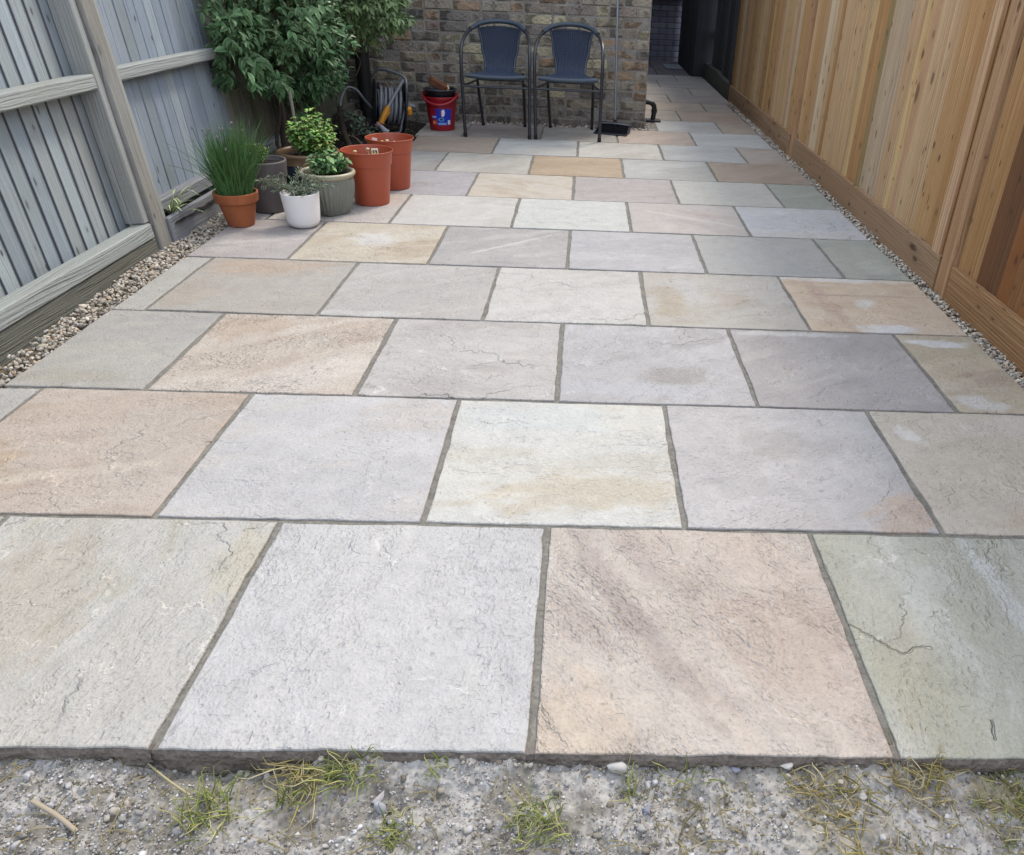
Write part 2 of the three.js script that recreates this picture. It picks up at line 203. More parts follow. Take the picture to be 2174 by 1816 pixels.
{
  const r = rng(5); let seed = 1; const pool = [];
  ROWS.forEach((row, i) => row.forEach((s, k) => {
    const [a, b, tones, th, rough, ledge, patches] = s, z0 = ZR[i], z1 = ZR[i + 1];
    const jl = k === 0 ? 0 : 0.0055 + r() * 0.003, jr = k === row.length - 1 ? 0 : 0.0055 + r() * 0.003, jn = i === 0 ? 0 : 0.005 + r() * 0.003, jf = 0.005 + r() * 0.003;
    seed++;
    // pieces whose tones fill only a part of the sheet stretch their patches to the piece
    const sx = (b - a) / 0.64, sp = patches.map((p) => [p[0] * sx, p[1] * 0.95, p[2] * sx, p[3], p[4], p[5], p[6]]);
    let m;
    if (i < 7) { const { map, bump } = slabMaps(seed, i === 0 ? 768 : i < 3 ? 576 : i < 5 ? 448 : 320, tones, th, rough, ledge, sp, i < 5, s[7], i === 0 ? .87 : i === 1 ? .92 : i === 2 ? .97 : 1); m = mat({ map, bumpMap: bump || pool[(seed * 7) % pool.length], bumpScale: SB, roughness: 0.72 }); if (i > 2 && bump) pool.push(bump); }  // front rows painted darker, in place of shade near the camera
    else {
      if (!pool.far) pool.far = [0, 1, 2].map((q) => slabMaps(300 + q, 256, [0xffffff, 0xeeeae6, 0xf4f4f4], q * 0.4, .6, .8, []));
      const f = pool.far[seed % 3]; m = mat({ map: f.map, bumpMap: f.bump, bumpScale: SB, roughness: 0.72, color: new THREE.Color().setRGB(...stoneTone(tones[0]).map((v) => v / ALB * 0.95)) });
    }
    const slab = part(numbered('paving_slab'), slabGeo(a + jl, b - jr, z0 - jn, z1 + jf, r, i === 0), m, patio);
    if (i === 0) { const q = rng(900 + k), pos = [], n = 96, ed = (u, j) => { const x = lerp(a + jl, b - jr, u), f = fbm(x * 30, j * 3, 3) - .5; return [x, [-0.0035, -0.012, -0.022, -0.033][j] - (j === 0 ? .004 * Math.max(0, f * 2) : 0), z0 - frontK(x) + [0.0008, 0.004, 0.005, 0.003][j] + f * 0.006 * (j > 0 ? 1 : .2)]; }; for (let u = 0; u < n; u++) for (let j = 0; j < 3; j++) { const A = ed(u / n, j), B = ed((u + 1) / n, j), C = ed(u / n, j + 1), D = ed((u + 1) / n, j + 1); pos.push(...A, ...C, ...B, ...B, ...C, ...D); } const g = new THREE.BufferGeometry(); g.setAttribute('position', new THREE.Float32BufferAttribute(pos, 3)); const uv = []; for (let v = 0; v < pos.length; v += 3) uv.push(pos[v] / .6, pos[v + 1] / .6); g.setAttribute('uv', new THREE.Float32BufferAttribute(uv, 2)); g.computeVertexNormals(); part('muddy_edge', g, mudM, slab); }
  }));
}

// ------------------------------------------------------------------ mortar, ground, gravel
const gritMaps = surface(384, 384, 0.6, 0.6, (x, y, o) => {
  const a = fbm(x * 20 + 3, y * 20, 3), g = vn(x * 260, y * 260), h = vn(x * 110 + 9, y * 110), f = 0.9 + (a - 0.5) * 0.5 + (g - 0.5) * 0.35 + (h - 0.5) * 0.25;
  o[0] = 0.8 * f; o[1] = 0.8 * f; o[2] = 0.8 * f; o[3] = 0.5 + (g - 0.5) * 0.35 + (h - 0.5) * 0.5 + (a - 0.5) * 0.3;
});
const M = {};
M.mortar = mat({ map: gritMaps.map, bumpMap: gritMaps.bump, bumpScale: 0.004, color: col(0x8d8a82, 0.85), roughness: 0.95 });
{
  // one bed under all slabs, pointed up to just below their faces; ragged along its open front
  const g = new THREE.PlaneGeometry(1, 1, 260, 60).toNonIndexed().deleteAttribute('normal'), gs = [];
  const bed = (x0, x1, z0, z1, nx, nz, front) => {
    const pos = [], uv = [], idx = [], P = (i, j) => {
      const u = i / nx, v = j / nz, x = lerp(x0, x1, u); let z = lerp(z0, z1, v);
      if (front && j === 0) { const e = ss(.45, .62, fbm(x * 1.9 + 7.7, 3, 2)); z -= 0.002 + 0.03 * e * ss(0.5, 0.85, Math.abs(x + 0.1)) * Math.min(1, Math.min(Math.abs(x + .683), Math.abs(x + .066), Math.abs(x - .556)) * 30) + 0.004 * vn(x * 60, 1); }
      return [x, -0.0055 + (fbm(x * 30, z * 30, 3) - 0.5) * 0.004, z];
    };
    for (let j = 0; j <= nz; j++) for (let i = 0; i <= nx; i++) { const p = P(i, j); pos.push(...p); uv.push(p[0] / 0.6, p[2] / 0.6); }
    for (let j = 0; j < nz; j++) for (let i = 0; i < nx; i++) { const a = j * (nx + 1) + i, b = a + 1, c = a + nx + 1, d = c + 1; idx.push(a, b, c, b, d, c); }
    const q = new THREE.BufferGeometry(); q.setAttribute('position', new THREE.Float32BufferAttribute(pos, 3)); q.setAttribute('uv', new THREE.Float32BufferAttribute(uv, 2)); q.setIndex(idx); q.computeVertexNormals(); return q;
  };
  gs.push(bed(-1.69, 1.46, -0.8545, -4.574, 420, 300, true), bed(-1.25, 1.455, -4.574, -6.99, 120, 120), bed(0.52, 1.45, -6.99, -11.28, 60, 200));
  part('mortar_bed', merge(gs), M.mortar, patio);
  // the ragged haunching below the front slabs, brown with mud
  const pos = [], uv = [], idx = [], nx = 420, ny = 8; for (let j = 0; j <= ny; j++) for (let i = 0; i <= nx; i++) { const x = lerp(-1.69, 1.46, i / nx), q = j / ny, hollow = ss(-.93, -1.0, x) + ss(.62, .72, x); pos.push(x, j === 0 ? -.0068 : -.0045 - (q - 1 / ny) * .11, (j === 0 ? -.885 : -.8535) - frontK(x) * .95 - .03 * hollow * ss(.2, .45, q) + (fbm(x * 26, q * 5, 3) - .5) * .03 * ss(.1, .4, q) + .006 * q); uv.push(x / .6, q * .17); }
  for (let j = 0; j < ny; j++) for (let i = 0; i < nx; i++) { const a = j * (nx + 1) + i, c = a + nx + 1; idx.push(a, c, a + 1, a + 1, c, c + 1); }
  const fg = new THREE.BufferGeometry(); fg.setAttribute('position', new THREE.Float32BufferAttribute(pos, 3)); fg.setAttribute('uv', new THREE.Float32BufferAttribute(uv, 2)); fg.setIndex(idx); fg.computeVertexNormals(); part('mortar_haunch', fg, mudM, patio); mudM.map = gritMaps.map; mudM.bumpMap = gritMaps.bump; mudM.bumpScale = .008;
}
// far ground: one sheet, a hand below the paving
const soilMaps = surface(512, 512, 0.8, 0.8, (x, y, o) => {
  const a = fbm(x * 6 + 1, y * 6, 4), b = fbm(x * 40, y * 40, 3), g = vn(x * 240, y * 240), h = vn(x * 120 + 4, y * 120), k = vn(x * 60 + 9, y * 60 + 2), dust = ss(0.4, 0.62, a * 0.6 + b * 0.4);
  const f = 0.8 + b * 0.3 + (g - 0.5) * 0.3;
  o[0] = lerp(0.23, 0.33, dust) * f; o[1] = lerp(0.205, 0.312, dust) * f; o[2] = lerp(0.165, 0.285, dust) * f;
  o[3] = 0.45 + (b - 0.5) * 0.5 + (g - 0.5) * 0.2 + (h - 0.5) * 0.35 + (k - 0.5) * 0.25;
});
M.soil = mat({ map: soilMaps.map, bumpMap: soilMaps.bump, bumpScale: 0.008, roughness: 1 });
M.earth = mat({ map: soilMaps.map, bumpMap: soilMaps.bump, bumpScale: 0.02, color: col(0x6a5c4c, 0.8), roughness: 1 });
M.sand = mat({ map: soilMaps.map, bumpMap: soilMaps.bump, bumpScale: 0.02, color: col(0xd8ccb8, .95), roughness: 1 });
M.humus = mat({ map: soilMaps.map, bumpMap: soilMaps.bump, bumpScale: 0.03, color: col(0x4a4038, 0.9), roughness: 1 });
function sheet(x0, x1, z0, z1, nx, nz, h, s = 1) {
  const pos = [], uv = [], idx = [];
  for (let j = 0; j <= nz; j++) for (let i = 0; i <= nx; i++) { const x = lerp(x0, x1, i / nx), z = lerp(z0, z1, j / nz); pos.push(x, h(x, z), z); uv.push(x * s, z * s); }
  for (let j = 0; j < nz; j++) for (let i = 0; i < nx; i++) { const a = j * (nx + 1) + i, b = a + 1, c = a + nx + 1, d = c + 1; if (z1 < z0) idx.push(a, b, c, b, d, c); else idx.push(a, c, b, b, c, d); }
  const g = new THREE.BufferGeometry(); g.setAttribute('position', new THREE.Float32BufferAttribute(pos, 3)); g.setAttribute('uv', new THREE.Float32BufferAttribute(uv, 2)); g.setIndex(idx); g.computeVertexNormals(); return g;
}
const mesh = (g, m) => { const o = new THREE.Mesh(g, m); o.castShadow = o.receiveShadow = true; return o; };
structure('ground', mesh(sheet(-150, 150, 150, -150, 4, 4, () => -0.16, 1.25), M.earth));
// the dug, dusty strip in front of the paving
const soilH = (x, z) => {
  const d = ss(-0.865, -0.79, z);
  const K = [[-2, -.06], [-1.0, -.055], [-.93, -.028], [-.80, -.024], [-.72, -.04], [-.62, -.056], [-.5, -.055], [-.42, -.022], [-.3, -.014], [-.1, -.014], [0, -.026], [.15, -.032], [.3, -.026], [.5, -.013], [.6, -.016], [.7, -.04], [1, -.045], [3, -.05]];
  let yE = -.04; for (let i = 0; i < K.length - 1; i++) if (x >= K[i][0] && x <= K[i + 1][0]) yE = lerp(K[i][1], K[i + 1][1], ss(K[i][0], K[i + 1][0], x));
  let y = lerp(yE, -0.04 + (fbm(x * 4 + 2, z * 4 + 9, 3) - 0.5) * 0.04, d);
  y += (fbm(x * 30, z * 30, 3) - 0.5) * 0.018 + (fbm(x * 95, z * 95, 2) - 0.5) * 0.013 - 0.004 * ss(.6, .75, vn(x * 160, z * 160));
  return Math.min(y, z < -0.848 ? -0.010 : 0.0) - 0.09 * ss(0.5, 1.4, z);
};
const dustMaps = surface(1536, 384, 2.1, 0.525, (x, y, o) => {
  const X = x - 1.05, a = fbm(x * 5 + 1, y * 5, 4), b = fbm(x * 38, y * 38, 3), g = vn(x * 250, y * 250), h = vn(x * 130 + 4, y * 130), k = vn(x * 66 + 9, y * 66 + 2);
  const dust = ss(0.38, 0.66, a * 0.55 + b * 0.45 + 0.05 * ss(-0.7, -0.2, X)), moss = ss(0.5, 0.66, fbm(x * 9 + 40, y * 9 + 3, 4)) * ss(0.2, 0.7, X) * .7, f = 0.82 + b * 0.28 + (g - 0.5) * 0.34 + (h - .5) * .2;
  const c0 = [.2, .186, .162], c1 = [.345, .335, .32], c2 = [.19, .16, .08];
  for (let i = 0; i < 3; i++) o[i] = lerp(lerp(c0[i], c1[i], dust), c2[i], moss) * f;
  o[3] = 0.45 + (b - 0.5) * 0.5 + (g - 0.5) * 0.22 + (h - 0.5) * 0.35 + (k - 0.5) * 0.3;
});
M.dust = mat({ map: dustMaps.map, bumpMap: dustMaps.bump, bumpScale: 0.009, roughness: 1 });
{ const g = sheet(-1.9, 1.75, -0.9, -0.55, 620, 80, soilH), p = g.attributes.position, uv = g.attributes.uv; for (let i = 0; i < p.count; i++) uv.setXY(i, (p.getX(i) + 1.05) / 2.1, (p.getZ(i) + 0.93) / 0.525); structure('dug_soil', mesh(g, M.dust)); }
structure('dug_soil_margin', mesh(sheet(-1.9, 1.75, -0.55, 3, 150, 140, soilH, 1.25), M.soil));
// planting bed in the back left corner and the strips the gravel lies on
const bedH = (x, z) => -0.022 + (fbm(x * 9, z * 9, 3) - 0.5) * 0.05 + 0.02 * ss(-1.5, -1.85, x);
structure('flower_bed_soil', mesh(sheet(-2.1, -1.262, -4.58, -7.13, 120, 300, bedH, 1.25), M.humus));
structure('path_edge_soil', mesh(merge([sheet(-2.3, -1.705, -0.9, -4.58, 30, 120, (x, z) => -0.045 + (fbm(x * 20, z * 20, 2) - .5) * 0.02, 1.25), sheet(1.462, 1.75, -0.9, -9.3, 10, 120, (x, z) => -0.04 + (fbm(x * 20, z * 20, 2) - .5) * 0.015, 1.25), sheet(-1.26, 0.62, -6.93, -7.2, 60, 8, () => -0.025, 1.25)]), M.sand));

// loose stones: a few knapped shapes, each copy with its own size, turn and tone; nobody could count them
function pebbleGeo(seed, flat = 0.7) {
  const r = rng(seed), pts = []; for (let i = 0; i < 13; i++) { const z = r() * 2 - 1, a = r() * 6.283, q = Math.sqrt(1 - z * z), k = 0.8 + r() * 0.25; pts.push(new THREE.Vector3(q * Math.cos(a) * k, z * k * flat, q * Math.sin(a) * 0.8 * k)); }
  const g = mergeVertices(new ConvexGeometry(pts).deleteAttribute('normal').deleteAttribute('uv'), 1e-4); g.computeVertexNormals(); return g;
}
function scatter(name, n, seed, place, tones, m, kinds, label, category, parent) {
  const r = rng(seed), root = new THREE.Group(); root.name = numbered(name); root.userData.kind = 'stuff'; root.userData.label = label; root.userData.category = category;
  const lots = kinds.map(() => []);
  for (let i = 0; i < n; i++) { const p = place(r); if (p) lots[Math.floor(r() * kinds.length)].push(p); }
  const q = new THREE.Quaternion(), e = new THREE.Euler(), mt = new THREE.Matrix4();
  kinds.forEach((g, k) => {
    if (!lots[k].length) return;
    const im = new THREE.InstancedMesh(g, m, lots[k].length); im.name = name; im.userData.kind = 'stuff'; im.castShadow = im.receiveShadow = true;
    lots[k].forEach((p, i) => { e.set((r() - .5) * (p[5] ?? 1.2), r() * 6.283, (r() - .5) * (p[5] ?? 1.2)); q.setFromEuler(e); mt.compose(new THREE.Vector3(p[0], p[1], p[2]), q, new THREE.Vector3(p[3] * (.8 + .5 * r()), p[3] * (.7 + .4 * r()), p[3])); im.setMatrixAt(i, mt); const t = tones[Math.floor(r() * tones.length)], c = col(t, ALB * (0.8 + 0.4 * r())); im.setColorAt(i, c); });
    root.add(im);
  });
  (parent || scene).add(root); return root;
}
M.stone = mat({ roughness: 0.95 });
const kinds = [1, 2, 3, 4, 5, 6].map((s) => pebbleGeo(s));
const gravelTones = [0xd2c9b8, 0xc2b7a6, 0xded5c5, 0xb3aa9c, 0xe8e0d2, 0xa59d92, 0xd3bda6, 0xcac7c1, 0xc3baab];
M.pebble = mat({ roughness: 0.85 });
scatter('gravel', 3800, 11, (r) => {
  const z = lerp(-1.5, -4.5, Math.sqrt(r())), x0 = -1.705, x1 = lerp(-1.812, -1.865, clamp((z + 2.2) / -1.3)), x = lerp(x0, x1, r()), s = 0.0088 + 0.0075 * r() * r();
  return [x, -0.042 + r() * 0.026 + 0.012 * ss(-1.72, -1.8, x), z, s];
}, gravelTones, M.pebble, kinds, 'pale gravel strip between the grey left fence and the paving', 'gravel');
scatter('gravel', 4200, 12, (r) => {
  const z = lerp(-2.0, -9.1, r() ** 1.5), x = lerp(1.468, 1.535, r()), s = 0.0085 + 0.007 * r() * r();
  return [x, -0.032 + r() * 0.032, z, s];
}, gravelTones, M.pebble, kinds, 'narrow gravel line between the paving and the new brown fence', 'gravel');
scatter('gravel', 700, 13, (r) => {
  const k = r() < 0.82, x = k ? lerp(-1.2, 0.55, r()) : lerp(0.5, 0.6, r()), z = k ? lerp(-6.985, -7.12, r()) : lerp(-7.0, -7.62, r());
  return [x, -0.02 + r() * 0.02, z, 0.009 + 0.008 * r()];
}, [0xb7aca6, 0xc9beb4, 0x9d938c, 0xd3cac0, 0xb59f94], M.pebble, kinds, 'pale pebbles along the foot of the brick wall behind the chairs', 'gravel');

// ------------------------------------------------------------------ timber
// planks side by side in one sheet: 8 planks of 0.125 m; grain runs along v; knots push the grain aside
function woodMaps(w, h, seed, tones, o2) {
  const r = rng(seed), K = []; for (let i = 0; i < o2.knots; i++) K.push([r(), r() * 1.6, 0.005 + 0.014 * r() * r(), 1.3 + 1.6 * r(), r()]);
  const c = tones.map((t) => hexlin(t));
  return surface(w, h, 1, 1.6, (x, y, o) => {
    const pl = Math.floor(x / 0.125), ps = vn(pl * 7.7 + seed, 3.3), lx = x - pl * 0.125; let dx = 0, kn = 0, halo = 0;
    for (const k of K) { if (Math.floor(k[0] / 0.125) !== pl) continue; const ax = x - k[0], ay = (y - k[1]) / k[3], d2 = (ax * ax + ay * ay) / (k[2] * k[2]); if (d2 > 60) continue; dx += Math.sign(ax || 1) * k[2] * 1.3 * Math.exp(-d2 * 0.11); const d = Math.sqrt(d2); kn = Math.max(kn, (1 - ss(0.55, 1.05, d + (vn(x * 200, y * 200) - .5) * .4)) * (0.4 + 0.6 * k[4])); halo = Math.max(halo, 1 - ss(0.8, 2.6, d)); }
    const gx = lx - dx + (fbm(x * 3 + pl * 9, y * 1.1 + seed, 3) - 0.5) * 0.05;
    const cat = fbm(gx * 60 + pl * 31, y * 1.3 + ps * 9, 3), ring = 0.5 + 0.5 * Math.sin((gx * (150 + 110 * ps) + 5 * cat + 2.2 * fbm(gx * 20, y * 0.8 + ps * 4, 2)) * 2);
    const fine = fbm(gx * 420 + pl * 11, y * 9, 3), grit = vn(x * 500, y * 120), blot = fbm(x * 5 + pl * 3, y * 2.4 + seed * 3, 4);
    const t = ring * 0.4 + cat * 0.45 + (fine - 0.5) * 0.4;
    const m = clamp((t - 0.15) / 0.7) * (o2.grain ?? 1), q = ss(0.5, 0.72, blot) * (o2.blot ?? 0.6);
    for (let k = 0; k < 3; k++) { let v = lerp(c[0][k], c[1][k], m); v = lerp(v, c[2][k], q); v = lerp(v, c[3][k], kn * 0.85 + halo * 0.12); o[k] = v * (0.94 + (fine - 0.5) * 0.22 + (grit - 0.5) * 0.1) * (0.9 + 0.2 * ps); }
    const crack = ss(0.7, 0.78, fbm(gx * 130 + pl * 5, y * 2.2 + 7, 3)) * (o2.crack ?? 0);
    for (let k = 0; k < 3; k++) o[k] *= 1 - 0.3 * crack;
    o[3] = 0.55 - (ring - 0.5) * 0.2 * (o2.rise ?? 1) + (fine - 0.5) * 0.5 - kn * 0.15 - crack * 0.4 + (grit - .5) * .1;
  });
}
const warm = woodMaps(1024, 1024, 3, [0xdcc8a8, 0xb08e63, 0xc8aa80, 0x64492f], { knots: 70, blot: 0.5, crack: 0.35, grain: 1 });
const grey = woodMaps(1024, 1024, 8, [0xc9cdd0, 0xaeb1b4, 0xbab8b2, 0x55524f], { knots: 26, blot: 0.5, crack: 0.9, rise: .8, grain: .9 });
const timber = (maps, tint, k = 1, bump = 0.004, rough = 0.85) => mat({ map: maps.map, bumpMap: maps.bump, bumpScale: bump, color: col(tint, k), roughness: rough });
// woodMaps sheets are 1 m by 1.6 m; scale uv so that they keep their size
function woodUV(g, long, r) { boxUV(g, long); const uv = g.attributes.uv, ou = Math.floor(r() * 8) * 0.125 + 0.0625, ov = r(); for (let i = 0; i < uv.count; i++) uv.setXY(i, uv.getX(i) + ou, uv.getY(i) / 1.6 + ov); return g; }
// feather-edge board: thick along one edge; x is outward from the fence, z along it
function featherBoard(h, wd, thick, thin, r, flip) {
  const s = new THREE.Shape(), a = -wd / 2, b = wd / 2, [l, q] = flip ? [thick, thin] : [thin, thick];
  s.moveTo(a, 0); s.lineTo(b, 0); s.lineTo(b, q - 0.002); s.lineTo(b - 0.002, q); s.lineTo(a + 0.002, l); s.lineTo(a, l - 0.002); s.closePath();
  const g = new THREE.ExtrudeGeometry(s, { depth: h, bevelEnabled: false, steps: 1 });
  g.rotateX(-Math.PI / 2);                     // x along the fence, y up, z = -(outward)
  g.deleteAttribute('uv'); g.rotateY(Math.PI / 2); return woodUV(g, 'y', r);   // x -> -z, shape y -> outward -x
}
const beam = (w, h, d, r, long = 'y', c = 0.003) => woodUV(block(w, h, d, c, 0.0008, r), long, r);

// ---- new brown fence on the right; its face looks towards -x
{
  const f = thing('brown_fence', 'new honey brown closeboard fence along the right edge of the paving', 'fence', [1.53, 0, 0]), r = rng(21);
  const tints = [0xffffff, 0xf2e4d2, 0xe9d0ae, 0xffefd6, 0xdcbf98, 0xf9e9d8, 0xe6d4c4, 0xfff0cf].map((t) => timber(warm, t, 0.83)), pale = timber(warm, 0xe8e6ea, 0.84), pink = timber(warm, 0xf0dcd2, 0.8), brown = [0xd6ae7d, 0xc39a6c, 0xb78857].map((t) => timber(warm, t, 0.72)), dark = timber(warm, 0xa07a58, 0.62);
  const gb = timber(warm, 0xd6c4b8, 0.66, 0.003), gb2 = timber(warm, 0xd2b699, 0.7), postM = timber(warm, 0xe6cdb9, 0.78), slot = timber(warm, 0x4a382c, 0.5), moss = timber(warm, 0xd3cba6, 0.66);
  const bays = [[-0.2, -3.135], [-3.265, -6.075], [-6.205, -9.16]];
  bays.forEach(([z0, z1], b) => {
    const n = Math.round((z0 - z1 - 0.07) / 0.086), step = (z0 - z1 - 0.07) / n;
    let run = 0, cur = null;
    for (let i = 0; i < n; i++) {
      const z = z0 - 0.035 - step * (i + 0.5);
      if (run-- <= 0) { run = Math.floor(r() * 2); cur = tints[Math.floor(r() * tints.length)]; }
      let m = cur;
      if (b === 0) m = i > n - 2.5 ? tints[4] : (i === n - 4 || i === n - 3) ? dark : brown[Math.floor(r() * 3)];
      if (b === 1 && z < -4.26 && z > -4.46) m = pale;
      if (b === 1 && z < -3.86 && z > -3.99) m = pink;
      if (b === 1 && z < -4.46 && z > -4.60) m = moss;
      if (b === 2 && (i === 3 || i === 9)) m = pink;
      const o = part('fence_board', featherBoard(1.66, 0.118, 0.016, 0.006, r, false), m, f); o.position.set(0.024 + r() * 0.003, 0.128 + (r() - .5) * 0.004, z); o.rotation.y = Math.PI; o.rotation.x = (r() - 0.5) * 0.004;
      o.rotation.y = 0;
    }
    const L = z0 - z1, zc = (z0 + z1) / 2;
    const g0 = part('gravel_board', beam(0.03, 0.19, L - 0.004, r, 'z'), b ? gb : gb2, f); g0.position.set(0.008, 0.045, zc);
    for (const y of [0.4, 1.0, 1.6]) { const a = part('arris_rail', beam(0.07, 0.07, L, r, 'z'), dark, f); a.position.set(0.078, y, zc); }
    const back = part('backing_strip', beam(0.012, 1.7, 0.06, r), slot, f); back.position.set(0.072, 0.9, z1 + 0.02);
    const back2 = part('backing_strip', beam(0.012, 1.7, 0.06, r), slot, f); back2.position.set(0.072, 0.9, z0 - 0.02);
  });
  // a pale trim strip left of the near post
  const tr = part('trim_strip', beam(0.02, 1.66, 0.072, r), timber(warm, 0xf6e4da, 0.92), f); tr.position.set(0.004, 0.965, -3.338);
  for (const [z, w] of [[-3.2, 0.105], [-6.14, 0.085], [-9.2, 0.075]]) { const p = part('fence_post', beam(0.1, 2.1, w, r, 'y', 0.004), z < -9 ? timber(grey, 0x77736f, 0.5) : postM, f); p.position.set(0.045, 0.85, z); }
  const ext = part('unseen_panel', woodUV(block(0.05, 1.75, 3.3, 0.004), 'y', r), tints[2], f); ext.position.set(0.045, 0.85, 1.45);  // unseen run of fence beside the camera, added to shade the front paving
  const cap = part('capping_rail', beam(0.11, 0.03, 9.1, r, 'z'), postM, f); cap.position.set(0.04, 1.82, -4.65);
}
// ---- old dark fence beyond it
{
  const f = thing('dark_fence', 'old black stained fence with green concrete base beside the alley', 'fence', [1.555, 0, 0]), r = rng(31);
  const ms = [0x55575c, 0x4a4d52, 0x64646c, 0x45484a].map((t) => timber(grey, t, 0.9));
  for (let i = 0; i < 17; i++) { const o = part('fence_board', featherBoard(1.7, 0.13, 0.016, 0.006, r, true), ms[Math.floor(r() * 4)], f); o.position.set(0.05, 0.13, -9.3 - i * 0.113); }
  // its last stretch stands a little nearer
  const mb = [0x4a4b53, 0x424349, 0x515259].map((t) => timber(grey, t, 0.85));
  for (let i = 0; i < 17; i++) { const o = part('fence_board', featherBoard(1.8, 0.13, 0.018, 0.01, r, true), mb[Math.floor(r() * 3)], f); o.position.set(-0.17, -0.02, -11.33 - i * 0.116); }
  part('end_post', beam(0.09, 1.85, 0.09, r), mb[0], f).position.set(-0.135, 0.9, -11.305); part('end_boards', beam(0.36, 1.85, 0.03, r), mb[1], f).position.set(0.06, 0.88, -11.30);
  // the concrete board has a sagging upper edge
  const s = new THREE.Shape(); s.moveTo(9.28, -0.05); s.lineTo(9.28, 0.13); s.lineTo(10.1, 0.145); s.lineTo(10.2, 0.165); s.lineTo(11.0, 0.15); s.lineTo(12.2, 0.19); s.lineTo(12.2, -0.05); s.closePath();
  const g = new THREE.ExtrudeGeometry(s, { depth: 0.045, bevelEnabled: true, bevelSize: 0.004, bevelThickness: 0.004, bevelSegments: 1 }); g.deleteAttribute('uv'); g.rotateY(Math.PI / 2);   // x -> -z
  boxUV(g, 'z', 0, 0, 1.7); const cb = part('concrete_base_board', g, mat({ map: gritMaps.map, bumpMap: gritMaps.bump, bumpScale: 0.004, color: col(0x5b6152, 0.75), roughness: 0.95 }), f); cb.position.set(-0.02, 0, 0);
  for (const y of [0.5, 1.5]) { const a = part('arris_rail', beam(0.07, 0.07, 4.1, r, 'z'), ms[1], f); a.position.set(0.1, y, -11.3); }
}
// ---- weathered grey fence on the left, leaning a little outwards
{
  const f = thing('grey_fence', 'weathered silver grey wooden fence along the left side of the paving', 'fence', [-1.86, 0, 0]), r = rng(41);
  f.rotation.z = 0.07;
  const near = [0xc9d3d8, 0xbfcbd1, 0xd3dde0, 0xb9c3c9, 0xc9d0d0].map((t) => timber(grey, t, 0.95)), far = [0xbfcad6, 0xb6c2cf, 0xc8d3da, 0xb3bfc6].map((t) => timber(grey, t, 0.9)), old = [0xb5b4a6, 0xa8a796, 0xb9b9aa, 0x9fa086].map((t) => timber(grey, t, 0.75)), rot = [0x918b77, 0x857f6d, 0x8f9472, 0x9a9a80].map((t) => timber(grey, t, 0.7));
  const railM = timber(grey, 0xc9ccc6, .95, 0.005), postM = timber(grey, 0xc9c5bc, 0.88, 0.006), postL = timber(grey, 0xd2d2cc, 0.95), gbM = timber(grey, 0xa3a293, 0.68, 0.006), plM = timber(grey, 0xc0c2c8, 0.82);
  const edgeG = block(0.0135, 1.72, 0.0024, 0.0004).translate(-0.0069, .86, -0.0503), edgeM = timber(grey, 0x8f8a90, 0.66);
  for (let i = 0; i < 40; i++) { const z = -3.40 + 0.0835 * i + 0.005; if (z > -0.2) break; const o = part('fence_board', featherBoard(1.72, 0.1, 0.0145, 0.005, r, false), near[Math.floor(r() * 5)], f); o.rotation.y = Math.PI; o.position.set(-0.092 + r() * 0.002, 0.10, z); part('board_edge', edgeG, edgeM, o); }
  for (let i = 0; i < 42; i++) { const z = -3.66 - 0.0835 * i; if (z < -7.1) break; const q = -z + (r() - .5) * 0.12, k = q < 4.72 ? far : q < 5.05 ? old : rot; const o = part('fence_board', featherBoard(1.72, 0.1, 0.011, 0.007, r, false), k[Math.floor(r() * k.length)], f); o.rotation.y = Math.PI; o.position.set(-0.088 + r() * 0.003, 0.06, z); }
  const bar = (name, x, y, z0, z1, w, h, m) => { const o = part(name, beam(w, h, z0 - z1, r, 'z', 0.005), m, f); o.position.set(x, y, (z0 + z1) / 2); };
  bar('middle_rail', -0.036, 0.668, -0.2, -3.402, 0.075, 0.055, railM); bar('middle_rail', -0.046, 0.672, -3.6, -7.1, 0.06, 0.052, railM);
  bar('bottom_rail', -0.022, 0.084, -0.2, -3.43, 0.072, 0.062, railM); bar('bottom_rail', -0.06, 0.13, -3.6, -5.37, 0.06, 0.06, plM); bar('bottom_rail', -0.06, 0.09, -5.47, -7.1, 0.06, 0.06, timber(grey, 0x8a8675, 0.7));
  bar('top_rail', -0.04, 1.5, -0.2, -7.1, 0.07, 0.055, railM);
  bar('gravel_board', -0.012, -0.03, -0.2, -3.44, 0.04, 0.16, gbM); bar('gravel_board', -0.075, 0.02, -3.6, -7.1, 0.03, 0.16, gbM);
  bar('planter_board', 0.012, 0.028, -3.565, -4.9, 0.026, 0.145, plM);
  const ext = part('unseen_panel', woodUV(block(0.05, 1.75, 3.3, 0.004), 'y', r), near[1], f); ext.position.set(-0.09, 0.9, 1.45);  // added out of view so the front slabs get less sky light
  const up = (name, x, z, w, d, y0, y1, m) => { const o = part(name, beam(w, y1 - y0, d, r, 'y', 0.004), m, f); o.position.set(x, (y0 + y1) / 2, z); };
  up('cleat', -0.04, -3.424, 0.084, 0.042, 0.117, 1.8, postL); up('fence_post', -0.03, -3.492, 0.1, 0.088, -0.1, 1.84, postM); up('cleat', -0.036, -3.560, 0.085, 0.04, -0.02, 1.8, postL);
  up('fence_post', -0.03, -5.42, 0.09, 0.09, -0.1, 1.84, timber(grey, 0x8b8578, 0.75)); up('fence_post', -0.03, -1.2, 0.1, 0.1, -0.1, 1.84, postM);
}

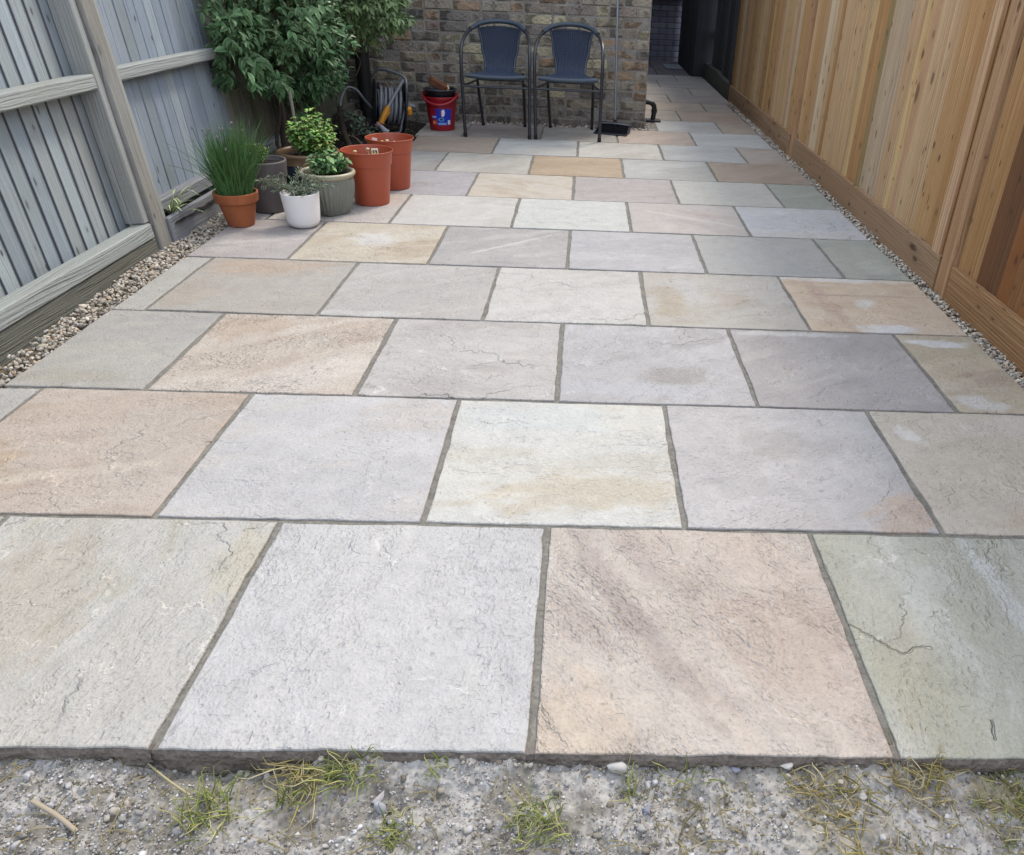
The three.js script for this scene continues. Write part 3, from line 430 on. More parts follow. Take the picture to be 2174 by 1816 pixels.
// ------------------------------------------------------------------ brick house end wall
const brickMaps = surface(512, 512, 0.9, 0.9, (x, y, o) => {
  const a = fbm(x * 9, y * 14, 4), b = fbm(x * 60, y * 60, 3), g = vn(x * 230, y * 230), soot = ss(0.48, 0.66, fbm(x * 13 + 4, y * 20 + 9, 4)) * 0.55, f = (0.82 + (a - .5) * 0.5 + (b - .5) * 0.4 + (g - .5) * 0.2) * (1 - soot);
  o[0] = f * 0.95; o[1] = f * 0.95; o[2] = f * 0.95; o[3] = 0.5 + (b - .5) * 0.6 + (g - .5) * 0.3 - ss(.72, .85, vn(x * 70, y * 70)) * 0.3 + (a - .5) * 0.4;
});
const brickMat = (hex, k) => mat({ map: brickMaps.map, bumpMap: brickMaps.bump, bumpScale: 0.008, color: col(hex, k), roughness: 0.95 });
const wallMortar = mat({ map: gritMaps.map, bumpMap: gritMaps.bump, bumpScale: 0.006, color: col(0x9a958d, 0.95), roughness: 1 });
{
  const h = thing('brick_house', 'yellow and brown stock brick end wall of the house behind the chairs', 'house', [0, 0, -7.14]), r = rng(51);
  const core = part('mortar_wall', boxUV(new THREE.BoxGeometry(3.0, 1.32, 0.3).translate(-0.998, 0.55, -0.1535), 'y', 0, 0, 1.7), wallMortar, h);
  const side = part('side_wall', boxUV(block(3.0, 2.8, 6.3, 0.01).translate(-1.004, 1.3, -3.46), 'y'), brickMat(0x5d5348, 0.8), h);
  const upper = part('upper_wall', boxUV(block(3.0, 1.5, 0.32, 0.01).translate(-1.0, 1.96, -0.145), 'y'), brickMat(0x8d7a5e, 0.6), h);
  const roof = part('roof', boxUV(block(3.3, 0.1, 6.6, 0.01).translate(-1.0, 2.76, -3.3), 'y'), brickMat(0x3b3a3c, 0.6), h);
  const kinds = [0x978b72, 0x89816f, 0x6f6860, 0x9d8060, 0xb3a988, 0x7f7366, 0x938977, 0x645f5a, 0x755f55].map((c) => { const k = hexlin(c, 1.2), m = hexlin(0x89827a, 1.22), o = new THREE.MeshStandardMaterial({ map: brickMaps.map, bumpMap: brickMaps.bump, bumpScale: 0.008, roughness: 0.95 }); o.color.setRGB(...k.map((v, i) => lerp(m[i], v, .62))); return o; });
  const st = [0, 1, 2, 3, 4, 5].map(() => boxUV(block(0.214, 0.065, 0.1, 0.005, 0.003, r), 'x')), hd = [0, 1, 2, 3, 4].map(() => boxUV(block(0.102, 0.065, 0.1, 0.005, 0.003, r), 'x'));
  for (const g of [...st, ...hd]) { const uv = g.attributes.uv, a = r(), b = r(); for (let i = 0; i < uv.count; i++) uv.setXY(i, uv.getY(i) / 0.9 + a, uv.getX(i) / 0.9 + b); }
  const C = 0.0755; let count = 0;
  for (let c = 0; c < 15; c++) {
    let x = 0.5, header = c % 2 === 1, first = true;
    while (x > -2.0) {
      const hb = r() < 0.1 ? !header : header, w = hb ? 0.102 : 0.214, y = -0.022 + c * C + (r() - 0.5) * 0.003;
      const t = clamp((x + 2.0) / 2.5), up = c / 14; let p = r(), k;
      if (c < 2) k = p < .5 ? 2 : p < .8 ? 1 : 5; else if (p < lerp(.55, .12, t) * lerp(1.1, .7, up)) k = r() < .5 ? 2 : 7; else if (p < .6) k = [1, 1, 6, 5][Math.floor(r() * 4)]; else if (p < .6 + .16 * up + .06 * t) k = 3; else if (p < .93) k = [0, 6, 0, 1][Math.floor(r() * 4)]; else k = t > .4 ? 4 : 8;  // more dark bricks leftwards: soot, plus shade of the shrub put into the colour
      const o = part('brick', hb ? hd[Math.floor(r() * 5)] : st[Math.floor(r() * 6)], kinds[k], h); o.position.set(x - w / 2, y + 0.0325, -0.05 + (r() - 0.5) * 0.008); o.rotation.set(0, (r() - .5) * 0.01, (r() - .5) * 0.012); o.scale.set(1, 1, r() < .5 ? 1 : 1);
      x -= w + 0.0105; header = !header; count++;
    }
  }
}
// far end of the alley: dark brick wall under a blue painted door panel
{
  const h = thing('end_wall', 'dark brick wall closing the far end of the narrow alley', 'wall', [0.95, 0, -13.3]), r = rng(61);
  part('mortar_wall', boxUV(new THREE.BoxGeometry(1.6, 0.9, 0.3).translate(0, 0.36, -0.16), 'y', 0, 0, 1.7), mat({ color: col(0x6a6a72, 0.8), roughness: 1, map: gritMaps.map }), h);
  const ks = [0x7d8190, 0x70727f, 0x8c8e9a, 0x7a7886].map((c) => brickMat(c, 1.1)), st = [0, 1, 2].map(() => boxUV(block(0.214, 0.065, 0.08, 0.004, 0.002, r), 'x'));
  for (let c = 0; c < 11; c++) for (let i = -4; i < 4; i++) { const o = part('brick', st[Math.floor(r() * 3)], ks[Math.floor(r() * 4)], h); o.position.set((i + 0.5 + (c % 2) * 0.5) * 0.2245, -0.02 + c * 0.0755 + 0.033, -0.045 + (r() - .5) * .006); }
  part('window_sill', boxUV(block(1.5, 0.05, 0.3, 0.006).translate(0, 0.835, -0.02), 'x'), mat({ color: col(0x22262e, 0.8), roughness: 0.6 }), h);
  part('blue_panel', boxUV(block(1.5, 1.3, 0.08, 0.01).translate(0, 1.52, -0.1), 'y'), mat({ color: col(0x2a5c94, 1), roughness: 0.5 }), h);
  part('upper_wall', boxUV(block(1.8, 0.6, 0.3, 0.01).translate(0, 2.48, -0.16), 'y'), ks[0], h);
}
// old slabs at the dark end of the alley, and a pale drain cover lying on them
{
  const r = rng(66), g = structure('alley_paving', new THREE.Group()), ms = [0x7d7884, 0x746f79, 0x867e86, 0x6e6a75].map((c) => mat({ map: gritMaps.map, bumpMap: gritMaps.bump, bumpScale: 0.004, color: col(c, 0.8), roughness: 0.9 }));
  for (let i = 0; i < 4; i++) for (let k = 0; k < 2; k++) { const z = -11.30 - i * 0.5, x = 0.51 + k * 0.43; part(numbered('old_slab'), boxUV(block(0.42, 0.04, 0.49, 0.004, 0.002, r).translate(x + 0.21, -0.028 + (r() - .5) * .004, z - 0.25), 'x', r(), r(), 1.7), ms[Math.floor(r() * 4)], g); }
  part('alley_bed', sheet(0.5, 1.6, -11.29, -13.35, 2, 2, () => -0.035), mat({ color: col(0x45424a, 0.7), roughness: 1 }), g);
  const d = thing('drain_cover', 'pale grey rectangular drain cover lying in the dark alley', 'drain cover', [1.222, -0.006, -12.43]);
  part('cover_plate', boxUV(block(0.24, 0.016, 0.55, 0.003).translate(0, 0.006, 0), 'x'), mat({ map: gritMaps.map, color: col(0xa7b4c0, 0.7), roughness: 0.7 }), d);
}
// black downpipe in the dark corner where fence and house meet
{
  const p = thing('downpipe', 'black downpipe in the dark corner between fence and brick wall', 'pipe', [-1.8, 0, -7.06]);
  part('pipe', new THREE.CylinderGeometry(0.055, 0.055, 3.2, 24).translate(0, 1.6, 0), mat({ color: col(0x17181b), roughness: 0.5 }), p);
  for (const y of [0.5, 1.6]) part('bracket', new THREE.CylinderGeometry(0.062, 0.062, 0.04, 24).translate(0, y, 0), mat({ color: col(0x141518), roughness: 0.5 }), p);
}

// ------------------------------------------------------------------ climbing evergreens in the corner
// a leaf that lies along +z, folded along its midrib; colours are linear, pale = margin share
function leafGeo(len, wd, fold, droop, dark, edge) {
  const pos = [], c = [], N = 4, row = [];
  for (let i = 0; i <= N; i++) { const t = i / N, w = wd * Math.sin(Math.PI * Math.min(1, t * 0.93 + 0.05)) ** 0.8 * (i === N ? 0.05 : 1), z = len * t, y = -droop * t * t * len; row.push([[-w / 2, y + fold * w, z], [0, y, z], [w / 2, y + fold * w, z]]); }
  const put = (p, k) => { pos.push(...p); c.push(...(k === 1 ? dark : edge)); };
  for (let i = 0; i < N; i++) for (const s of [0, 1]) { const a = row[i][s], b = row[i][s + 1], d = row[i + 1][s], e = row[i + 1][s + 1]; for (const [p, k] of s ? [[a, 1], [d, 1], [b, 0], [b, 0], [d, 1], [e, 0]] : [[a, 0], [d, 0], [b, 1], [b, 1], [d, 0], [e, 1]]) put(p, k); }
  const g = new THREE.BufferGeometry(); g.setAttribute('position', new THREE.Float32BufferAttribute(pos, 3)); g.setAttribute('color', new THREE.Float32BufferAttribute(c, 3)); g.setAttribute('uv', new THREE.Float32BufferAttribute(new Float32Array(pos.length / 3 * 2), 2)); g.computeVertexNormals(); return g;
}
const leafM = pmat({ vertexColors: true, roughness: 0.42, side: THREE.DoubleSide, specularIntensity: 0.6 }), softLeafM = pmat({ vertexColors: true, roughness: 0.6, side: THREE.DoubleSide });
const Q = new THREE.Quaternion(), Q2 = new THREE.Quaternion(), VZ = new THREE.Vector3(0, 0, 1), VY = new THREE.Vector3(0, 1, 0);
function aim(dir, roll) { Q.setFromUnitVectors(VZ, dir.clone().normalize()); Q2.setFromAxisAngle(VZ, roll); return Q.clone().multiply(Q2); }
// orient so that the leaf points along dir with its face towards up
function aimUp(dir, up) { const z = dir.clone().normalize(), x = new THREE.Vector3().crossVectors(up, z).normalize(), y = new THREE.Vector3().crossVectors(z, x); return new THREE.Quaternion().setFromRotationMatrix(new THREE.Matrix4().makeBasis(x, y, z)); }
function foliage(name, geos, m, list, parent) {
  const lots = geos.map(() => []); list.forEach((e, i) => lots[e.k ?? i % geos.length].push(e));
  geos.forEach((g, k) => { if (!lots[k].length) return; const im = new THREE.InstancedMesh(g, m, lots[k].length), mt = new THREE.Matrix4(); im.name = name; stuff(im); im.castShadow = im.receiveShadow = true;
    lots[k].forEach((e, i) => { mt.compose(e.p, e.q, new THREE.Vector3(e.s, e.s, e.s)); im.setMatrixAt(i, mt); im.setColorAt(i, e.c); }); parent.add(im); });
}
const barkM = mat({ map: gritMaps.map, bumpMap: gritMaps.bump, bumpScale: 0.006, color: col(0x5a4c3e, 0.7), roughness: 1 }), twigM = mat({ color: col(0x8d7b66, 0.7), roughness: 1 });
{
  const r = rng(71);
  // twigs on the outside of each mass, every one with a spray of leaves of mixed size
  const blobLeaves = (blobs, list, size, out, fall = .5) => { for (const [x, y, z, rx, ry, rz, n, tint] of blobs) for (let i = 0; i < n / 4.1; i++) {
    const d = new THREE.Vector3(r() * 2 - 1, r() * 2 - 1, r() * 2 - 1).normalize(), k = 0.5 + 0.55 * Math.sqrt(r()) + 0.5 * (fbm(d.x * 2.2 + x * 9, d.y * 2.2 + d.z * 2 + z * 9, 3) - .5);
    const p0 = new THREE.Vector3(x + d.x * rx * k, y + d.y * ry * k, z + d.z * rz * k), tw = new THREE.Vector3(d.x * .8 + .3, d.y * .5 - fall * (.3 + r()), d.z * .8 + .25).normalize(), big = .55 + .75 * r() * r() + .3 * r(), v0 = .75 + .5 * r();
    for (let m = 0; m < 6; m++) {
      const an = m * 2.4 + r(), sd = new THREE.Vector3(Math.cos(an), Math.sin(an), Math.sin(an * 1.7)).cross(tw), p = p0.clone().addScaledVector(tw, m * .011); if (p.x < -1.95 && p.y < 1.4) p.x = -1.95 + r() * 0.06;
      const dir = tw.clone().multiplyScalar(.55).addScaledVector(sd, .8).add(new THREE.Vector3(r() - .5, r() - .6, r() - .5).multiplyScalar(.7)), up = new THREE.Vector3(.35 + (r() - .5) * 1.1, .9, .3 + (r() - .5) * 1.1), v = v0 * (.8 + .4 * r());
      list.push({ p, q: aimUp(dir, up), s: size * big * (.7 + .5 * r()), c: new THREE.Color().setRGB(v * tint[0], v * tint[1], v * tint[2]), k: r() < out ? 0 : 1 + Math.floor(r() * 2) });
    }
  } };
  const stems = (list, m, parent, name = 'stem') => list.forEach(([pts, rad]) => part(name, tube(pts, rad, 20, 6), m, parent));
  const eu = thing('evergreen_climber', 'dark green evergreen climber with pale edged leaves hanging over the grey fence', 'climbing plant', [0, 0, 0]);
  const L1 = [], t1 = [1, 1, 1], t2 = [0.75, 0.85, 0.85];
  blobLeaves([[-1.88, 1.02, -4.78, .13, .32, .18, 520, t1], [-1.87, .66, -4.74, .075, .19, .13, 260, t1], [-1.70, .86, -5.2, .2, .27, .34, 1100, t1], [-1.77, .60, -4.97, .07, .15, .1, 200, t1], [-1.70, .54, -5.5, .12, .15, .24, 560, t2], [-1.68, .70, -5.45, .16, .14, .3, 420, t2], [-1.79, .37, -5.4, .05, .1, .07, 110, t2], [-1.78, 1.2, -5.5, .3, .3, .8, 1300, t1], [-1.86, .78, -4.62, .04, .08, .08, 60, t1]], L1, 1, 0.3);
  foliage('foliage', [leafGeo(.062, .03, .2, .35, [.042, .11, .04], [.14, .24, .11]), leafGeo(.052, .026, .2, .3, [.036, .098, .036], [.08, .16, .06]), leafGeo(.045, .022, .25, .4, [.045, .105, .04], [.13, .22, .1])], leafM, L1, eu);
  stems([[[[-1.80, -.05, -5.03], [-1.81, .18, -5.06], [-1.79, .33, -5.05], [-1.84, .55, -5.12]], .02], [[[-1.77, -.03, -5.0], [-1.83, .16, -4.99], [-1.80, .3, -5.02], [-1.78, .5, -5.03], [-1.72, .7, -5.2]], .011], [[[-1.75, -.02, -5.2], [-1.79, .25, -5.1], [-1.84, .45, -5.15], [-1.76, .7, -5.4]], .008]], barkM, eu, 'trunk');
  const hs = thing('leafy_shrub', 'light green leafy shrub spilling over the corner between fence and brick wall', 'shrub', [0, 0, 0]), L2 = [];
  blobLeaves([[-1.53, 1.02, -6.2, .27, .31, .34, 2100, t1], [-1.42, .84, -6.2, .15, .16, .2, 700, t1], [-1.62, .8, -6.25, .12, .1, .15, 260, t1], [-1.75, 1.08, -5.95, .25, .26, .34, 900, t1], [-1.56, .70, -6.22, .06, .07, .08, 50, [1.4, 1.4, 1.3]], [-1.73, .9, -5.72, .07, .2, .1, 260, t1], [-1.60, .62, -6.35, .1, .05, .1, 45, t1]], L2, 0.85, 0.35, .25);
  foliage('foliage', [leafGeo(.058, .022, .2, .3, [.12, .21, .07], [.2, .3, .13]), leafGeo(.05, .02, .2, .4, [.09, .165, .06], [.14, .22, .09]), leafGeo(.055, .024, .2, .25, [.13, .2, .09], [.22, .29, .15])], leafM, L2, hs);
  stems([[[[-1.62, .98, -6.0], [-1.66, .86, -6.05], [-1.645, .62, -6.05]], .006], [[[-1.78, .9, -5.9], [-1.68, .82, -5.95], [-1.62, .74, -6.0]], .006], [[[-1.85, .6, -6.2], [-1.72, .64, -6.2], [-1.55, .63, -6.25]], .006], [[[-1.66, .8, -6.1], [-1.64, .7, -6.1], [-1.69, .58, -6.15], [-1.66, .5, -6.2]], .004], [[[-1.7, .62, -6.2], [-1.62, .5, -6.3], [-1.66, .4, -6.3]], .003], [[[-1.76, .95, -6.2], [-1.7, .78, -6.15], [-1.68, .66, -6.2], [-1.6, .56, -6.22]], .004]], twigM, hs);
  // low straggling plant by the hose
  const lp = thing('straggling_plant', 'low grey green straggling plant growing over the dark bed beside the hose', 'plant', [-1.68, -.02, -6.2]), L3 = [];
  for (const [x, y, z, n] of [[0.02, .14, 0, 40], [0.06, .07, .02, 40], [.0, .09, -.08, 30], [.14, .05, -.05, 34], [.2, .04, .02, 26], [-.04, .18, 0, 22]]) for (let i = 0; i < n; i++) L3.push({ p: new THREE.Vector3(x + (r() - .5) * .1, Math.max(.005, y + (r() - .5) * .08), z + (r() - .5) * .14), q: aimUp(new THREE.Vector3(r() - .5, r() - .6, r() - .3), new THREE.Vector3(r() - .5, 1, r() - .2)), s: .6 + .5 * r(), c: new THREE.Color(1, 1, 1).multiplyScalar(.7 + .6 * r()) });
  foliage('foliage', [leafGeo(.032, .017, .2, .3, [.06, .095, .06], [.13, .17, .13])], leafM, L3, lp);
  stems([[[[-.1, .02, -.05], [.02, .1, 0], [.06, .2, .01]], .004], [[[-.06, .02, 0], [.1, .05, -.02], [.26, .03, .03]], .004]], twigM, lp);
  const log = thing('fallen_branch', 'dark old branch lying across the soil bed behind the pots', 'branch', [0, 0, 0]);
  part('branch', tube([[-1.86, .16, -6.5], [-1.78, .1, -6.2], [-1.66, .05, -5.85], [-1.52, .01, -5.5]], .021, 20, 8), barkM, log);
  part('twig', tube([[-1.66, .06, -5.9], [-1.6, .06, -5.85], [-1.5, .0, -5.75]], .006, 10, 6), twigM, log);
}
// litter in the bed: chips, dry leaves and small stones
scatter('bed_litter', 900, 14, (r) => { const x = lerp(-1.8, -1.27, r()), z = lerp(-4.62, -6.9, r()); return [x, bedH(x, z) + .004, z, .006 + .012 * r() * r(), 3]; }, [0x6b5a48, 0x4f4438, 0x8d7a62, 0x3d362f, 0xa39078, 0x5d5550], M.pebble, [pebbleGeo(21, .3), pebbleGeo(22, .5), pebbleGeo(23, .8)], 'chips, dry leaves and small stones on the dark soil bed', 'litter');

// ------------------------------------------------------------------ pots
const potSoil = mat({ map: soilMaps.map, bumpMap: soilMaps.bump, bumpScale: 0.02, color: col(0x3a2f28, 0.8), roughness: 1 });
function soilDisc(rad, seed) { const g = new THREE.CircleGeometry(rad, 28, 0, 6.2832).rotateX(-Math.PI / 2), p = g.attributes.position, r = rng(seed); for (let i = 0; i < p.count; i++) p.setY(i, (r() - .5) * .008); g.computeVertexNormals(); return g; }
const glaze = (c, k, rough = 0.35) => pmat({ color: col(c, k), roughness: rough, map: gritMaps.map });
const clayMaps = surface(256, 256, 0.5, 0.5, (x, y, o) => { const a = fbm(x * 8, y * 8, 4), g = vn(x * 200, y * 200), lime = ss(.6, .72, fbm(x * 40 + 3, y * 9, 3)) * ss(.45, .6, a), f = .9 + (a - .5) * .35 + (g - .5) * .12; o[0] = lerp(.95 * f, 1, lime * .5); o[1] = lerp(.95 * f, 1.1, lime * .7); o[2] = lerp(.95 * f, 1, lime * .6); o[3] = .5 + (g - .5) * .4; });
// the pot of chives
function blades(n, seed, spread, h0, h1, rad, base, w) {
  const r = rng(seed), gs = [];
  for (let i = 0; i < n; i++) {
    const a = r() * 6.283, q = Math.sqrt(r()) * base, stray = r() < .1 ? 2.6 : 1, lean = spread * stray * (0.1 + r() * r() * 1.2) * (0.35 + q / base), L = lerp(h0, h1, r() ** .8) * (.75 + .5 * vn(a * 1.6 + seed, q * 30)), bx = Math.cos(a) * q, bz = Math.sin(a) * q, aa = a + (r() - .5) * 1.4, pts = [], bend = (r() < .12 ? 1.6 : .6) * r();
    for (let k = 0; k <= 4; k++) { const t = k / 4, o = lean * L * (t * .6 + t * t * (.5 + bend)); pts.push(new THREE.Vector3(bx + Math.cos(aa) * o, Math.max(L * t * (1 - .22 * bend * t * lean * 3), -.05), bz + Math.sin(aa) * o)); }
    const cv = new THREE.CatmullRomCurve3(pts), g = new THREE.TubeGeometry(cv, 5, w * (.7 + .5 * r()), 3, false), p = g.attributes.position, v = .55 + .75 * r(), cc = new Float32Array(p.count * 3);
    for (let k = 0; k < p.count; k++) { const ring = Math.floor(k / 4) / 5; if (ring > .5) { const c = cv.getPoint(ring), s = 1 - (ring - .5) * 1.7; p.setXYZ(k, c.x + (p.getX(k) - c.x) * s, c.y + (p.getY(k) - c.y) * s, c.z + (p.getZ(k) - c.z) * s); } cc.set([.075 * v, .175 * v, .05 * v], k * 3); }
    g.setAttribute('color', new THREE.BufferAttribute(cc, 3)); gs.push(g);
  }
  return merge(gs);
}
{
  const t = thing('potted_chives', 'terracotta pot of tall grassy chives at the front left of the pots', 'potted plant', [-1.649, 0.001, -3.855]);
  const terra = mat({ map: clayMaps.map, bumpMap: clayMaps.bump, bumpScale: .002, color: col(0xb0663f, 0.84), roughness: .85 });
  part('pot', lathe([[0.001, 0], [.056, 0], [.060, .003], [.0835, .105], [.085, .112], [.094, .112], [.0965, .115], [.1015, .152], [.100, .156], [.096, .157], [.092, .155], [.088, .12], [.088, .118], [0.001, .118]], 56), terra, t);
  part('soil', T(soilDisc(.0885, 1), 0, .137, 0), potSoil, t);
  const f = stuff(part('foliage', blades(950, 72, .27, .10, .31, .08, .072, .002), softLeafM, t)); f.position.y = .13;
  const r = rng(73), bud = []; for (let i = 0; i < 16; i++) { const a = r() * 6.28, q = .03 + r() * .1; bud.push(new THREE.SphereGeometry(.006, 6, 5).scale(.8, 1.2, .8).translate(Math.cos(a) * q, .36 + r() * .08, Math.sin(a) * q)); }
  const stalk = []; const r2 = rng(73); for (let i = 0; i < 16; i++) { const a = r2() * 6.28, q = .03 + r2() * .1, y = .36 + r2() * .08; stalk.push(tube([[Math.cos(a) * q * .4, .13, Math.sin(a) * q * .4], [Math.cos(a) * q * .7, .26, Math.sin(a) * q * .7], [Math.cos(a) * q, y, Math.sin(a) * q]], .0013, 6, 4)); }
  stuff(part('flower_bud', merge(bud), mat({ color: col(0x8a8484, 0.7), roughness: .8 }), t)); stuff(part('flower_stalk', merge(stalk), mat({ color: col(0x4d6a4a, 0.7), roughness: .7 }), t));
}
function herb(parent, seed, n, R, h, geos, tones, y0, dome = 1, stemC = 0x5b7a3c) {          // stems with pairs of leaves
  const r = rng(seed), L = [], st = [];
  for (let i = 0; i < n; i++) {
    const a = r() * 6.283, q = Math.sqrt(r()) * R, H = h * (0.55 + .45 * r()) * (1 - .35 * dome * (q / R) ** 2), x = Math.cos(a) * q * .55, z = Math.sin(a) * q * .55, tx = Math.cos(a) * q * 1.1 + (r() - .5) * .02, tz = Math.sin(a) * q * 1.1 + (r() - .5) * .02;
    st.push(new THREE.TubeGeometry(new THREE.QuadraticBezierCurve3(new THREE.Vector3(x, y0, z), new THREE.Vector3(lerp(x, tx, .3), y0 + H * .6, lerp(z, tz, .3)), new THREE.Vector3(tx, y0 + H, tz)), 4, .0017, 4, false));
    const m = 4 + Math.floor(r() * 3); for (let k = 1; k <= m; k++) { const t = .3 + .7 * k / m, px = lerp(lerp(x, tx, .3 * t * 2), tx, t * t), pz = lerp(lerp(z, tz, .3 * t * 2), tz, t * t), b = r() * 6.283; for (const s of [0, 1]) { const an = b + s * 3.14 + (r() - .5) * .6; L.push({ p: new THREE.Vector3(px, y0 + H * t, pz), q: aimUp(new THREE.Vector3(Math.cos(an), .25 - .5 * r(), Math.sin(an)), new THREE.Vector3((r() - .5) * .5, 1, (r() - .5) * .5)), s: (.6 + .6 * r()) * (k === m ? .75 : 1), c: new THREE.Color().setRGB(...tones[Math.floor(r() * tones.length)].map((v) => v * (.75 + .5 * r()))) }); } }
  }
  foliage('foliage', geos, softLeafM, L, parent); stuff(part('stem', merge(st), mat({ color: col(stemC, .6), roughness: .8 }), parent));
}
{
  const t = thing('potted_mint', 'wide dark blue glazed pot with brown rim and bright green mint', 'potted plant', [-1.573, -.02, -4.746]);
  const blue = glaze(0x232c42, .9, .25), brown = glaze(0x8d7358, .9, .3);
  part('pot', lathe([[.001, 0], [.118, 0], [.124, .004], [.139, .05], [.150, .135], [.146, .14], [.001, .14]], 56), blue, t);
  part('rim', lathe([[.150, .136], [.156, .155], [.158, .172], [.170, .182], [.174, .190], [.171, .198], [.162, .201], [.152, .196], [.147, .18], [.146, .13]], 56), brown, t);
  part('soil', T(soilDisc(.148, 2), 0, .168, 0), potSoil, t);
  const g = new THREE.Group(); g.name = 'mint'; g.position.set(.04, 0, .01); t.add(g);
  herb(g, 81, 125, .12, .27, [leafGeo(.034, .024, .12, .3, [.24, .40, .1], [.3, .46, .15]), leafGeo(.028, .021, .15, .3, [.17, .32, .075], [.22, .38, .1])], [[1, 1, 1], [.8, .9, .8], [1.15, 1.1, 1]], .165);
  part('cane', tube([[-.045, .16, 0], [-.05, .3, -.01], [-.062, .5, -.03]], .009, 8, 8), mat({ color: col(0x8a8378, .7), roughness: .9 }), t);
}
{
  const t = thing('potted_thyme', 'tall dark taupe pot with a collar and fine light green thyme', 'potted plant', [-1.606, 0.001, -4.138]);
  const taupe = mat({ map: clayMaps.map, bumpMap: clayMaps.bump, bumpScale: .0015, color: col(0x6f6766, .75), roughness: .7 });
  part('pot', lathe([[.001, 0], [.078, 0], [.083, .004], [.102, .165], [.103, .168], [.108, .17], [.1145, .240], [.113, .246], [.107, .247], [.104, .243], [.1, .21], [.001, .21]], 56), taupe, t);
  part('soil', T(soilDisc(.1025, 3), 0, .225, 0), potSoil, t);
  const g = new THREE.Group(); g.name = 'thyme'; g.position.set(-.035, 0, .02); t.add(g);
  herb(g, 82, 190, .075, .11, [leafGeo(.0105, .006, .1, .2, [.16, .27, .06], [.19, .3, .08])], [[1, 1, 1], [.7, .8, .7]], .222, .8, 0x7d8a4a);
}
{
  // ribbed pot: round at the rim, squarer at the foot, with uneven upright flutes
  const t = thing('potted_parsley', 'squat grey green ribbed pot with cream rim and leafy parsley', 'potted plant', [-1.287, 0.001, -4.124]);
  const pos = [], uv = [], idx = [], NA = 168, prof = [[.0, .072], [.006, .078], [.03, .09], [.07, .104], [.11, .115], [.15, .122], [.175, .123], [.183, .12]];
  prof.forEach(([y, rad], j) => { for (let i = 0; i <= NA; i++) { const a = i / NA * 6.28318, sq = 1 + .09 * (1 - y / .18) * Math.cos(4 * a + .4), rib = (y > .004 && y < .172 ? .0035 : 0) * Math.sin(a * 34 + Math.sin(y * 40 + a * 3) * .8 + y * 14) * ss(0, .03, y), q = rad * sq + rib; pos.push(Math.cos(a) * q, y, Math.sin(a) * q); uv.push(a * .1 * 2, y * 2); } });
  for (let j = 0; j < prof.length - 1; j++) for (let i = 0; i < NA; i++) { const a = j * (NA + 1) + i, b = a + 1, c = a + NA + 1, d = c + 1; idx.push(a, c, b, b, c, d); }
  const g = new THREE.BufferGeometry(); g.setAttribute('position', new THREE.Float32BufferAttribute(pos, 3)); g.setAttribute('uv', new THREE.Float32BufferAttribute(uv, 2)); g.setIndex(idx); g.computeVertexNormals();
  part('pot', g, pmat({ color: col(0x94988f, .72), roughness: .35, map: clayMaps.map, side: THREE.DoubleSide }), t);
  part('rim', lathe([[.118, .178], [.126, .183], [.134, .190], [.137, .198], [.135, .206], [.128, .210], [.119, .208], [.115, .2], [.112, .165]], 56), glaze(0xc9c1a6, .82), t);
  part('soil', T(soilDisc(.1145, 4), 0, .182, 0), potSoil, t);
  const h = new THREE.Group(); h.name = 'parsley'; h.position.set(.0, 0, -.02); t.add(h);
  herb(h, 83, 40, .085, .125, [leafGeo(.036, .024, .1, .5, [.09, .19, .06], [.12, .24, .09]), leafGeo(.03, .022, .1, .4, [.07, .16, .05], [.1, .2, .07])], [[1, 1, 1], [.8, .9, .8], [1.1, 1.1, 1]], .18, .3);
}
{
  const t = thing('potted_rosemary', 'small round bottomed white pot with a sprawling grey green herb', 'potted plant', [-1.352, 0.001, -3.869]);
  const white = pmat({ color: col(0xe9e8ea, .92), roughness: .45 });
  part('pot', lathe([[.001, 0], [.048, 0], [.054, .002], [.068, .012], [.076, .028], [.080, .06], [.0890, .158], [.0875, .161], [.0845, .161], [.083, .157], [.079, .12], [.001, .12]], 56), white, t);
  part('soil', T(soilDisc(.0805, 5), 0, .134, 0), potSoil, t);
  const r = rng(84), L = [], st = [];
  for (let i = 0; i < 42; i++) {
    const a = i < 9 ? 2.9 + (r() - .5) * 1.0 : i < 16 ? (r() - .5) * 1.2 : r() * 6.283, len = (i < 9 ? .17 : i < 16 ? .14 : .09) * (.7 + .6 * r()), up = i < 9 ? .35 : i < 16 ? .4 : .5 + .7 * r(), b = new THREE.Vector3((r() - .5) * .07, .135, (r() - .5) * .07), pts = [];
    for (let k = 0; k <= 5; k++) { const q = k / 5; pts.push(new THREE.Vector3(b.x + Math.cos(a) * len * q, b.y + len * up * Math.sin(q * 2.0) + (r() - .5) * .006, b.z + Math.sin(a) * len * q)); }
    const cv = new THREE.CatmullRomCurve3(pts); st.push(new THREE.TubeGeometry(cv, 6, .0012, 4, false));
    const n = Math.floor(len / .0042); for (let k = 2; k < n; k++) { const q = k / n, p = cv.getPoint(q), tg = cv.getTangent(q), an = r() * 6.283, s = new THREE.Vector3(Math.cos(an), Math.sin(an), Math.cos(an * 2)).cross(tg).normalize(); L.push({ p, q: aimUp(s.multiplyScalar(.8).addScaledVector(tg, .7), new THREE.Vector3(r() - .5, 1, r() - .5)), s: .7 + .5 * r(), c: new THREE.Color(1, 1, 1).multiplyScalar(.7 + .55 * r()) }); }
  }
  foliage('foliage', [leafGeo(.021, .0036, .1, .2, [.115, .165, .105], [.15, .2, .14])], softLeafM, L, t);
  stuff(part('stem', merge(st), mat({ color: col(0x77785a, .65), roughness: .9 }), t));
}
